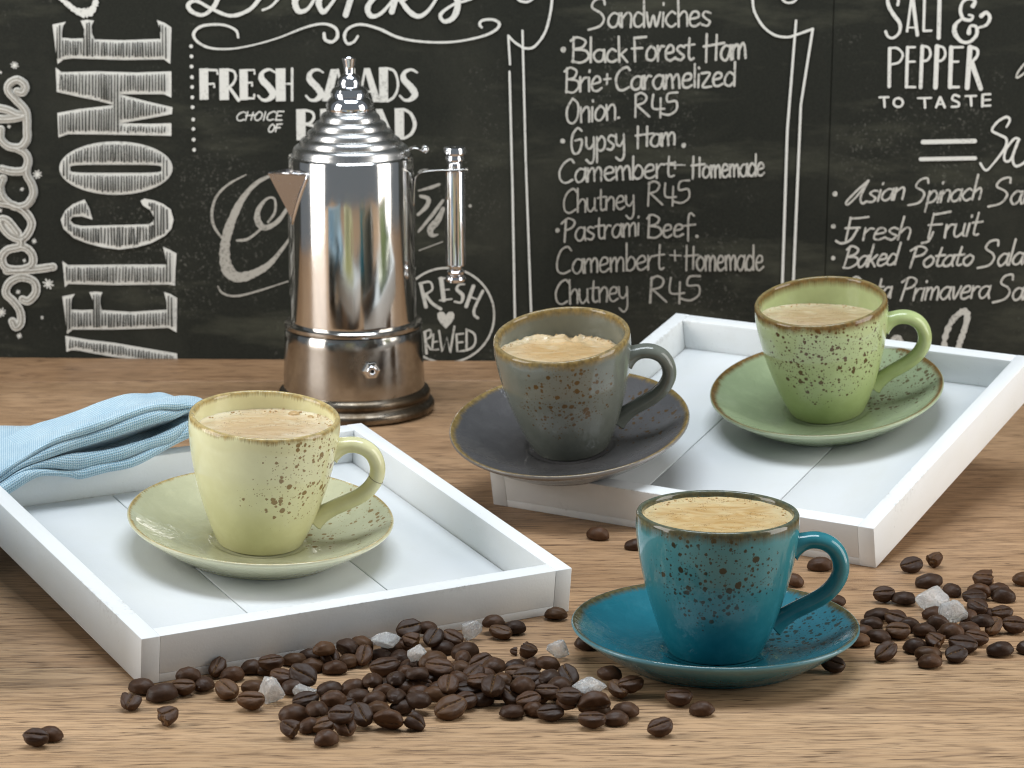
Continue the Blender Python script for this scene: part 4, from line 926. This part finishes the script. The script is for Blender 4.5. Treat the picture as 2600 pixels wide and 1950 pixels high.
# ================================================================ NAPKIN
M_CLOTH = cloth_mat()
nap = empty('folded_napkin'); tag(nap, 'light blue folded cloth napkin lying over the back corner of the left tray', 'napkin')
D_ = RA @ (Vector((0, 201.2, TH)) * MM) / MM; C_ = RA @ (Vector((203.4, 201.2, TH)) * MM) / MM
dr = (C_ - D_); dr.z = 0; dr.normalize(); nb_ = Vector((-dr.y, dr.x, 0))       # horizontal, away from the viewer
P0 = D_ - nb_ * 11
def cp(x, y): return (x / 3.687, 950 + y / 3.687)
T0 = [(-1600, 900), (-800, 610), (-260, 500), (0, 475), (250, 490), (540, 475), (870, 405), (1200, 310), (1500, 240), (1680, 213), (1830, 213), (1905, 240), (2000, 300)]
K = dict(
 A=[(-1600, 1720), (-800, 1400), (-260, 1130), (0, 905), (200, 790), (500, 600), (800, 470), (1000, 415), (1200, 345), (1450, 280), (1650, 262), (1800, 280), (2000, 350)],
 B=[(-1600, 1780), (-800, 1440), (-260, 1150), (0, 965), (200, 825), (500, 660), (800, 565), (1000, 495), (1200, 415), (1450, 340), (1650, 335), (1795, 325), (2000, 400)],
 C=[(-1600, 1810), (-800, 1465), (-260, 1165), (0, 1010), (200, 880), (440, 790), (700, 700), (1000, 608), (1280, 520), (1500, 450), (1660, 402), (1795, 345), (2000, 405)],
 D=[(-1600, 1815), (-800, 1470), (-260, 1170), (0, 1020), (200, 895), (440, 812), (700, 735), (1000, 700), (1200, 662), (1400, 600), (1600, 510), (1795, 420), (2000, 440)],
 E=[(-1600, 1900), (-800, 1560), (-260, 1240), (0, 1050), (200, 930), (400, 892), (700, 900), (900, 852), (1150, 802), (1400, 706), (1620, 630), (1795, 470), (2000, 465)],
 F=[(-1600, 2050), (-800, 1690), (-260, 1330), (0, 1175), (150, 1080), (350, 968), (520, 950), (650, 962), (760, 988), (1000, 925), (1300, 842), (1795, 590), (2000, 510)])
def curve3(pts, n=90, off=0.0):
    c = catmull(pts, 12); out = []
    xs = [p[0] for p in c]
    for k in range(n + 1):
        x = -1590 + (1995 + 1590) * k / n
        for a, b in zip(c, c[1:]):
            if a[0] <= x <= b[0]: t = (x - a[0]) / max(1e-6, b[0] - a[0]); y = a[1] + (b[1] - a[1]) * t; break
        out.append(on_plane(*cp(x, y), P0 - nb_ * off, nb_))
    return out
def layer(nm, up, lo, off, depth, rise, wob, drop=0.0):
    U = curve3(K[up], off=off); W = curve3(K[lo], off=off); n = len(U); vs = []; uvs = []; fs = []
    m = 9; s_len = 0
    for i_ in range(n):
        if i_: s_len += (U[i_] - U[i_ - 1]).length
        mid = (U[i_] + W[i_]) * .5; h = max(.5, (U[i_] - W[i_]).length * .5); row = []
        tp = min(1, i_ / 6 + .3)
        # rounded nose from the lower lip round to the upper one
        prof = []
        for k in range(m):
            a = -pi / 2 + pi * k / (m - 1)
            prof.append((-cos(a) * min(h * .8, 2.6), sin(a) * h))
        ins = [(depth * q, -h * (1 - .1 * q) - drop * q) for q in (1.0, .6, .3)]
        out_ = [(depth * q, h + rise * q) for q in (.25, .55, 1.0)]
        v_acc = 0; last = None
        for (d, z) in ins + prof + out_:
            wv = mnoise.noise(Vector((i_ * .09, d * .05, wob))) * .9
            p = mid + nb_ * d + Vector((0, 0, z + wv)); 
            if last is not None: v_acc += (p - last).length
            last = p; vs.append(p * MM); uvs.append((s_len * MM, v_acc * MM)); 
    w_ = m + 6
    for i_ in range(n - 1):
        for k in range(w_ - 1): fs.append((i_ * w_ + k, (i_ + 1) * w_ + k, (i_ + 1) * w_ + k + 1, i_ * w_ + k + 1))
    fs.append(tuple(range((n - 1) * w_, n * w_))); fs.append(tuple(range(w_))[::-1])
    me = mesh(nm, vs, fs); ul = me.uv_layers.new(name='UVMap')
    for lp in me.loops: ul.data[lp.index].uv = uvs[lp.vertex_index]
    bm = bmesh.new(); bm.from_mesh(me); bmesh.ops.recalc_face_normals(bm, faces=bm.faces); bm.to_mesh(me); bm.free()
    o = link(nm, me, M_CLOTH, nap); sharp(me, radians(80)); return o
layer('fold', 'E', 'F', 3.0, 46, 1.0, 1.3)
layer('fold', 'D', 'E', 1.5, 30, -11, 4.3)
layer('fold', 'B', 'C', 0.5, 30, -1.0, 7.1, 14.0)
# top layer: rolled edge plus the upper surface back to the outline
def top_layer():
    A = curve3(K['A'], off=.4); B = curve3(K['B'], off=.4); T = []
    c = catmull(T0, 12); n = len(A); vs = []; uvs = []; fs = []
    for k in range(n):
        x = -1590 + 3585 * k / (n - 1)
        for a, b in zip(c, c[1:]):
            if a[0] <= x <= b[0]: t = (x - a[0]) / max(1e-6, b[0] - a[0]); y = a[1] + (b[1] - a[1]) * t; break
        t = max(0, (x + 250) / 2245); depth = 55 * (1 - t) ** .8 + 5
        T.append(on_plane(*cp(x, y), P0 + nb_ * depth, nb_))
    m = 7; s_len = 0
    for i_ in range(n):
        if i_: s_len += (A[i_] - A[i_ - 1]).length
        a, b, t = A[i_], B[i_], T[i_]; mid = (a + b) * .5; h = max(.5, (a - b).length * .5); row = []
        row.append(b + nb_ * 34 + Vector((0, 0, 1.0))); row.append(b + nb_ * 12)
        for k in range(m):
            an = -pi / 2 + pi * k / (m - 1); row.append(mid + nb_ * (-cos(an) * min(h * .8, 2.4)) + Vector((0, 0, sin(an) * h)))
        for q in (.15, .35, .6, .82, 1.0):
            p = a.lerp(t, q) + Vector((0, 0, sin(q * pi) * 1.2 + mnoise.noise(Vector((i_ * .12, q * 3, 3.3))) * .8)); row.append(p)
        row.append(t + nb_ * 3 + Vector((0, 0, -3))); row.append(t + nb_ * 2 + Vector((0, 0, -9)))
        acc = 0
        for q, p in enumerate(row):
            if q: acc += (p - row[q - 1]).length
            vs.append(p * MM); uvs.append((s_len * MM, acc * MM))
        w_ = len(row)
    for i_ in range(n - 1):
        for k in range(w_ - 1): fs.append((i_ * w_ + k, (i_ + 1) * w_ + k, (i_ + 1) * w_ + k + 1, i_ * w_ + k + 1))
    fs.append(tuple(range((n - 1) * w_, n * w_)))
    me = mesh('top_fold', vs, fs); ul = me.uv_layers.new(name='UVMap')
    for lp in me.loops: ul.data[lp.index].uv = uvs[lp.vertex_index]
    bm = bmesh.new(); bm.from_mesh(me); bmesh.ops.recalc_face_normals(bm, faces=bm.faces); bm.to_mesh(me); bm.free()
    o = link('top_fold', me, M_CLOTH, nap); sharp(me, radians(80))
top_layer()
vs = []; uvs = []; fs = []; nu_, nz_ = 40, 14  # cloth sheet added out of view to keep the left softbox off the tray
for a_ in range(nu_ + 1):
    t = a_ / nu_; bx = -.222 - .085 * t; by = 1.072 + .205 * t
    for b_ in range(nz_ + 1):
        q = b_ / nz_; wv = sin(t * 16 + q * 1.5) * .004 * (.4 + q) + sin(t * 7 + 1) * .004
        vs.append(Vector((bx - wv - .010 * q, by - wv * .4, .058 * (1 - q) + .0006 + .012 * t * (1 - q)))); uvs.append((t * .18, q * .06))
for a_ in range(nu_):
    for b_ in range(nz_): k = a_ * (nz_ + 1) + b_; fs.append((k, k + 1, k + nz_ + 2, k + nz_ + 1))
me = mesh('unseen_shade_cloth', vs, fs); ul = me.uv_layers.new(name='UVMap')
for lp in me.loops: ul.data[lp.index].uv = uvs[lp.vertex_index]
bm = bmesh.new(); bm.from_mesh(me); bmesh.ops.solidify(bm, geom=list(bm.faces), thickness=.0014); bmesh.ops.recalc_face_normals(bm, faces=bm.faces); bm.to_mesh(me); bm.free()
link('unseen_shade_cloth', me, M_CLOTH, nap)

# ================================================================ COFFEE BEANS
def bean_mesh(kind, seed):
    rnd = random.Random(seed); nu, nv = 56, 22; vs = []; cr = []
    L_, W_, H_ = 5.5 * rnd.uniform(.94, 1.05), 4.15 * rnd.uniform(.9, 1.1), 3.7 * rnd.uniform(.88, 1.08)
    sw = rnd.uniform(-.5, .5); dpt = rnd.uniform(.8, 1.25)
    for j in range(nv + 1):
        th = pi * j / nv
        for i_ in range(nu):
            sg = (i_ - nu / 2) / (nu / 2); ph = 1.5 * pi + pi * (1 if sg > 0 else -1) * abs(sg) ** 1.55
            x = cos(th); y = sin(th) * cos(ph); z = sin(th) * sin(ph)
            x2 = L_ * x * (1 - .06 * z); y2 = W_ * y * (1 + .05 * x)
            c = 0
            if z >= 0: z2 = H_ * z * (1 + .07 * x)
            else:
                z2 = -2.1 * (1 - (1 - min(1, abs(z))) ** 2.0) ** .75
                yc = y2 - sw * sin(x * 2.6) * .7
                c = exp(-(yc / .36) ** 2) * (1 if abs(x) < .93 else .3)
                z2 += dpt * .75 * exp(-(yc / .36) ** 2) * (1 - x * x * .6)
            nn = mnoise.noise(Vector((x * 1.7, y * 1.7, z * 1.7)) + Vector((seed * 5.1, 0, 0))) * .42 + mnoise.noise(Vector((x * 4, y * 4, z * 4)) + Vector((seed, 0, 0))) * .16
            p = Vector((x2, y2, z2)); q = p.normalized() if p.length > 0 else p
            p += q * nn
            if kind == 'broken':
                cut = 1.6 + 1.1 * mnoise.noise(Vector((y2 * .5, z2 * .6, seed)))
                if p.x > cut: p.x = cut + (p.x - cut) * .12; p.z -= .25 * abs(p.y) * .5; c = max(c, .45)
                if seed % 2 == 0: p.z += .10 * p.x * p.x
            vs.append(p * MM); cr.append(c)
    fs = [(j * nu + i_, j * nu + (i_ + 1) % nu, (j + 1) * nu + (i_ + 1) % nu, (j + 1) * nu + i_) for j in range(nv) for i_ in range(nu)]
    me = mesh('bean', vs, fs); add_attr(me, 'crease', cr)
    bm = bmesh.new(); bm.from_mesh(me); bmesh.ops.remove_doubles(bm, verts=bm.verts, dist=2e-5); bmesh.ops.recalc_face_normals(bm, faces=bm.faces); bm.to_mesh(me); bm.free()
    for p in me.polygons: p.use_smooth = True
    return me
BM = [bean_mat('roasted_bean', (.050, .022, .010), (.092, .043, .019)), bean_mat('roasted_bean_dark', (.036, .017, .009), (.062, .030, .015)), bean_mat('roasted_bean_light', (.070, .032, .013), (.125, .060, .024))]
WH = []
for s_ in range(12):
    me = bean_mesh('whole', s_ + 1); me.materials.append(BM[(0, 1, 2, 0, 1, 0)[s_ % 6]]); WH.append(me)
BK = []
for s_ in range(3):
    me = bean_mesh('broken', s_ + 11); me.materials.append(BM[s_ % 2]); BK.append(me)
al = (250, 1500, 3.16); be = (850, 1500, 2.602); ga = (2050, 1350, 4.022)
BEANS = {
'alpha': (al, [(350,775,-5,210,'d',0),(262,880,80,150,'b',0),(510,822,5,250,'d',0),(720,683,3,195,'d',.6),(680,770,0,165,'u',0),(842,757,70,170,'d',0),(955,615,55,190,'u',0),(1075,675,15,180,'d',0),
 (1030,790,-25,210,'u',0),(540,1005,20,210,'b',0),(1225,877,0,215,'u',0),(1230,620,10,175,'d',0),(1385,572,5,200,'u',.8),(1370,630,25,200,'d',0),(1575,555,0,190,'d',0),(1695,530,0,150,'d',0),
 (1715,605,5,190,'d',0),(1810,470,20,190,'d',.7),(1855,525,-40,170,'u',.3),(1895,622,0,200,'d',0),(1995,465,-25,210,'s',.5),(2000,570,10,170,'d',0),(2110,430,-15,200,'d',.5),(2130,520,60,150,'u',.3),
 (1470,690,-10,190,'u',0),(1640,680,-20,220,'u',.8),(1580,775,5,230,'d',0),(1245,775,0,150,'d',0),(1855,800,5,200,'d',0),(2050,785,5,210,'d',0),(2091,845,0,175,'d',0),(1660,880,10,210,'u',.8),
 (1570,1000,0,240,'d',0),(1750,955,-55,180,'d',.8),(1855,945,-25,170,'d',.2),(1885,870,0,185,'d',.5),(1960,915,10,170,'u',.2),(1550,1110,-15,200,'b',0),(1700,1085,20,195,'d',0),(1810,1080,20,160,'u',0),
 (1970,1065,-45,235,'u',.5),(1945,995,0,200,'u',.8),(1830,1190,10,175,'d',0),(2110,990,-50,215,'u',.5)]),
'beta': (be, [(600,602,10,150,'d',0),(460,540,-10,150,'d',0),(730,560,15,150,'d',.2),(870,592,0,150,'d',.2),(990,560,-20,150,'d',.3),(620,560,30,140,'u',.5),(358,622,0,150,'d',0),(800,662,10,150,'d',0),(1090,662,-10,150,'d',0),(1350,622,20,150,'d',.3),(1340,700,0,150,'u',0),(1482,682,-15,150,'d',0),(1250,682,0,150,'d',0),(1000,645,30,150,'d',.1),(560,680,0,150,'d',0),(470,645,15,150,'d',.1),(295,430,0,130,'d',0),(430,440,80,130,'d',0),(375,385,20,110,'d',0),(490,252,10,165,'u',1.2),(600,252,0,110,'d',.8),(520,332,-10,120,'b',.8),(652,310,60,155,'u',.7),(780,312,-20,130,'u',.3),
 (715,380,0,120,'d',0),(455,368,0,110,'d',0),(1050,210,5,140,'d',.4),(1095,272,-10,150,'u',0),(1185,250,0,140,'d',0),(1460,155,-5,150,'d',0),(1265,385,-15,130,'b',0),(1192,400,0,55,'b',0),
 (860,405,0,180,'d',.3),(845,448,80,125,'d',.8),(965,470,15,145,'u',.8),(1050,500,25,155,'d',.8),(330,500,5,190,'u',.3),(500,505,10,130,'d',0),(250,600,80,155,'d',.7),(405,585,60,145,'d',.8),(545,550,0,150,'d',.8),
 (565,615,-5,145,'u',.3),(690,510,-10,175,'u',1.4),(650,465,20,190,'d',.8),(830,515,-10,130,'d',.8),(915,545,30,145,'u',1.0),(815,585,-25,155,'d',.8),(750,620,70,155,'u',1.1),(690,655,10,130,'d',.2),
 (670,682,-5,160,'d',.3),(880,650,0,130,'u',.2),(955,600,0,135,'u',.6),(1045,628,85,185,'u',1.1),(1112,590,-80,150,'d',.6),(975,715,40,135,'d',0),(860,725,10,145,'u',0),(765,775,20,215,'u',.2),
 (550,722,-15,175,'d',.5),(445,775,0,135,'d',0),(405,700,60,130,'d',.6),(325,665,0,120,'d',.2),(265,725,20,175,'d',.5),(285,785,10,145,'d',.2),(355,850,-5,190,'s',0),(515,850,-20,145,'b',0),
 (1190,505,25,150,'d',.3),(1205,540,0,130,'u',.8),(1300,500,50,125,'d',.3),(1410,485,-10,155,'d',.8),(1270,575,0,185,'u',.8),(1415,572,45,140,'d',.8),(1242,628,-10,160,'d',1.0),(1540,560,-50,150,'u',.8),
 (1485,625,0,130,'d',.4),(1405,665,0,140,'u',.4),(1165,697,-30,145,'u',0),(1280,722,10,160,'u',.3),(1170,800,0,160,'d',0),(1315,787,-30,135,'d',0),(1425,807,0,160,'u',0),(1530,745,-45,155,'d',.5),
 (1640,695,5,155,'d',.2),(1710,742,5,210,'s',.5),(1730,792,0,190,'d',0),(1700,850,0,180,'u',0),(1855,845,0,140,'d',0),(1917,795,-10,175,'d',0),(1815,550,-10,145,'d',.5),(1870,648,-30,150,'u',0),
 (1955,615,10,170,'u',.5),(1545,695,0,110,'u',.7),(2150,900,15,145,'u',0),(2272,698,0,165,'u',0),(2425,783,-5,150,'d',0),(1660,350,0,120,'d',0),(1737,-372,-10,150,'d',0),(1988,-304,0,110,'d',0)]),
'gamma': (ga, [(130,340,0,250,'d',0),(-145,500,-20,210,'d',0),(1065,340,10,200,'u',0),(1290,285,20,190,'b',0),(1835,485,0,290,'b',0),(2205,490,0,200,'d',0),(1240,505,5,255,'d',0),(780,635,0,210,'u',0),
 (985,685,0,240,'d',0),(1475,600,-60,190,'d',0),(1755,610,-10,230,'s',0),(1945,600,0,190,'d',0),(2000,660,-10,240,'d',0),(1705,665,0,220,'u',.5),(1735,760,-30,210,'u',.7),(1985,830,0,210,'u',0),
 (720,850,-5,250,'d',0),(900,885,-10,220,'u',.2),(655,937,20,190,'d',0),(730,1065,-20,185,'d',0),(925,1010,0,250,'u',.1),(1030,965,0,150,'d',0),(560,1030,0,150,'d',0),(530,1115,10,165,'d',0),
 (1290,840,0,200,'d',0),(1330,935,-10,215,'d',.6),(1640,880,30,205,'d',.3),(1200,1010,-10,235,'d',0),(1465,1025,-5,260,'d',.7),(1640,1000,-10,230,'d',.2),(1830,850,0,190,'d',0),(1900,965,40,210,'u',0),
 (1785,925,0,190,'d',.2),(2110,950,0,235,'u',0),(1730,1080,-10,205,'u',0),(1320,1120,-25,240,'b',.5),(1590,1150,-10,265,'u',.1),(800,1225,20,260,'u',0),(1105,1180,0,250,'d',0),(1235,1250,-5,265,'d',0),
 (1520,1250,20,215,'u',0),(1250,1330,0,185,'d',0),(1965,1210,0,260,'d',0),(260,1352,-10,175,'u',0),(2255,1185,0,220,'d',0),(270,720,0,160,'d',0)]),
'left': ((0, 975, 1.7015), [(155,1525,0,108,'u',0),(215,1516,0,75,'d',0)]),
}
BN = []
for nm, (o3, lst) in BEANS.items():
    for (x, y, an, ln, kd, st) in lst: BN.append([o3[0] + x / o3[2], o3[1] + y / o3[2], an, ln / o3[2], kd, st])
GX = {'d': 'domed back up', 'u': 'its creased face up', 's': 'lying on its side', 'b': 'broken and chipped'}
def place(px, py, zc): return on_z(px, py, zc)
rows = []
rnd = random.Random(5)
for idx, (px, py, an, ln, kd, st) in enumerate(BN):
    z = 2.9 + st * 5.0
    p = place(px, py, z)
    ppm = F_PX / ((p - EYE).dot(ray(1300, 975)) / ray(1300, 975).length)
    mm = min(13.6, max(4.5 if ln < 24 else 10.2, 1.07 * ln / ppm)); 
    rows.append([px, py, an, mm, kd, st, p, z])
# keep the beans apart: lift the upper one of two that would share space
for _ in range(4):
    order = sorted(range(len(rows)), key=lambda k: rows[k][5])
    for a_, ia in enumerate(order):
        A = rows[ia]; need = A[7]
        for ib in order[:a_]:
            B = rows[ib]; d = (A[6].xy - B[6].xy).length
            if d < 6.5 and A[5] > B[5] and abs(A[7] - B[7]) < 4.2 * (1 - (d / 7.5) ** 2): need = max(need, B[7] + 4.2 * (1 - (d / 7.5) ** 2))
        if need > A[7]: A[7] = min(need, A[7] + 1.5, 16); A[6] = place(A[0], A[1], A[7])
LAB = {}
ORD = ['first', 'second', 'third', 'fourth', 'fifth', 'sixth', 'seventh', 'eighth', 'ninth', 'tenth', 'eleventh', 'twelfth', 'thirteenth', 'fourteenth', 'fifteenth', 'sixteenth', 'seventeenth', 'eighteenth', 'nineteenth', 'twentieth', 'twenty-first', 'twenty-second']
KN = {'d': 'dome-up', 'u': 'crease-up', 's': 'side-lying', 'b': 'broken'}
def region(px, py):
    if px < 200: return 'at the far left edge'
    if py < 1500 and px < 2160: return 'behind the blue cup'
    if px < 1700 and px > 300 and py > 1500:
        row = 'back row' if py < 1665 else ('middle rows' if py < 1750 else 'front rows')
        if px < 800: return row + ', left end of the big heap'
        if px < 1170: return row + ', middle of the big heap'
        if px < 1470: return row + ', right half of the big heap'
        return row + ', just left of the blue saucer'
    if px >= 2160: return ('back' if py < 1520 else ('middle' if py < 1610 else 'front')) + ' of the heap right of the blue saucer'
    return 'beside the blue saucer'
buckets = {}
for k, r in enumerate(rows): buckets.setdefault((region(r[0], r[1]), r[4]), []).append(k)
for (rg, kd), ks in buckets.items():
    ks.sort(key=lambda k: rows[k][0])
    for n_, k in enumerate(ks):
        LAB[k] = ('only %s coffee bean %s' % (KN[kd], rg)) if len(ks) == 1 else ('%s %s bean from the left, %s' % (ORD[n_], KN[kd], rg))
for k, (px, py, an, mm, kd, st, p, z) in enumerate(rows):
    me = rnd.choice(BK) if kd == 'b' else rnd.choice(WH)
    o = bpy.data.objects.new('coffee_bean', me); COL.objects.link(o)
    th = radians(an); wy = atan2(sin(th) / .52, cos(th)) + rnd.uniform(-.12, .12)
    if kd == 'd': Rr = Matrix.Rotation(wy, 3, 'Z') @ Matrix.Rotation(rnd.uniform(-.18, .18), 3, 'X') @ Matrix.Rotation(rnd.uniform(-.14, .14), 3, 'Y')
    elif kd == 'u': Rr = Matrix.Rotation(rnd.uniform(.30, .62), 3, 'X') @ Matrix.Rotation(wy, 3, 'Z') @ Matrix.Rotation(pi, 3, 'X')
    elif kd == 's': Rr = Matrix.Rotation(wy, 3, 'Z') @ Matrix.Rotation(-1.05, 3, 'X')
    else: Rr = Matrix.Rotation(rnd.uniform(.2, .7), 3, 'X') @ Matrix.Rotation(wy + rnd.choice((0, pi)), 3, 'Z') @ Matrix.Rotation(pi + rnd.uniform(-.4, .4), 3, 'X')
    s = mm / 11.0; wob = rnd.uniform(.92, 1.1)
    Sm = Matrix.Diagonal((s, max(.8, s) * wob * .97 if s > .6 else s, max(.82, s) * rnd.uniform(.93, 1.05) if s > .6 else s))
    Q = (Rr @ Sm)
    if st == 0:      # rests on the table
        mn = min((Q @ v.co).z for v in me.vertices); zz = -mn / MM + .05
        p = place(px, py, zz)
    else: zz = z
    o.matrix_world = Matrix.Translation(Vector((p.x, p.y, zz)) * MM) @ Q.to_4x4()
    tag(o, LAB[k], 'coffee bean', 'roasted coffee beans scattered on the table')

# ================================================================ ROCK SUGAR
M_SUGAR = sugar_mat()
SUG = [(688, 1753, 70, 76, 0.0, 'upright clear rock sugar lump before the left tray corner'), (774, 1757, 62, 40, .2, 'rock sugar lump half hidden behind beans at the left'),
       (978.7, 1627, 77, 46, .9, 'pale rock sugar lump leaning against the left tray front'), (1066, 1661, 58, 48, 1.0, 'glassy rock sugar lump on top of the heap of beans'),
       (1196, 1601, 54, 57, 0, 'milky rock sugar lump beside the front face of the left tray'), (1418, 1648, 58, 54, 0, 'square rock sugar lump standing alone left of the blue saucer'),
       (1499.5, 1745, 88, 50, .5, 'long rock sugar lump at the right end of the big bean heap'), (2366, 1521, 86, 62, 0, 'round white rock sugar lump, the rear one right of the blue cup'),
       (2421, 1553, 74, 64, .6, 'white rock sugar lump, the front one right of the blue cup')]
for k, (px, py, wp, hp, st, lb) in enumerate(SUG):
    rs = random.Random(k * 7 + 3); bm = bmesh.new()
    bmesh.ops.create_icosphere(bm, subdivisions=5, radius=1)
    planes = []
    for q in range(15):
        a = rs.uniform(0, 2 * pi); zc = rs.uniform(-1, 1); r = sqrt(1 - zc * zc); planes.append((Vector((r * cos(a), r * sin(a), zc)), rs.uniform(.66, 1.0)))
    for v in bm.verts:
        d = v.co.normalized(); acc = 0
        for n_, dd in planes:
            c_ = d.dot(n_)
            if c_ > .05: acc += (c_ / dd) ** 22
        rr = 1 / max(.75, acc ** (1 / 22)) if acc > 0 else 1.3
        rr *= 1 + mnoise.noise(d * 3.1 + Vector((k * 3, 0, 0))) * .06 + mnoise.noise(d * 9 + Vector((k, 4, 0))) * .022
        v.co = d * rr
    p = on_z(px, py, 4); ppm = F_PX / (p - EYE).length; hx = wp / ppm / 2; hz = hp / ppm / 2 * .95
    zs = [v.co.z for v in bm.verts]; xs = [v.co.x for v in bm.verts]; sx_ = 2 / (max(xs) - min(xs)); sz_ = 2 / (max(zs) - min(zs))
    for v in bm.verts: v.co = Vector((v.co.x * sx_ * hx, v.co.y * hx * .75, (v.co.z - min(zs)) * sz_ * hz - hz)) * MM
    me = bpy.data.meshes.new('rock_sugar'); bm.to_mesh(me); bm.free()
    o = link('rock_sugar', me, M_SUGAR); 
    for pl in me.polygons: pl.use_smooth = True
    zc = hz + .05 + st * 5; p = on_z(px, py, zc)
    o.location = Vector((p.x, p.y, zc)) * MM; o.rotation_euler = (0, rs.uniform(-.12, .12) if st else 0, rs.uniform(-.3, .3))
    tag(o, lb, 'sugar crystal', 'rock sugar crystals among the beans')
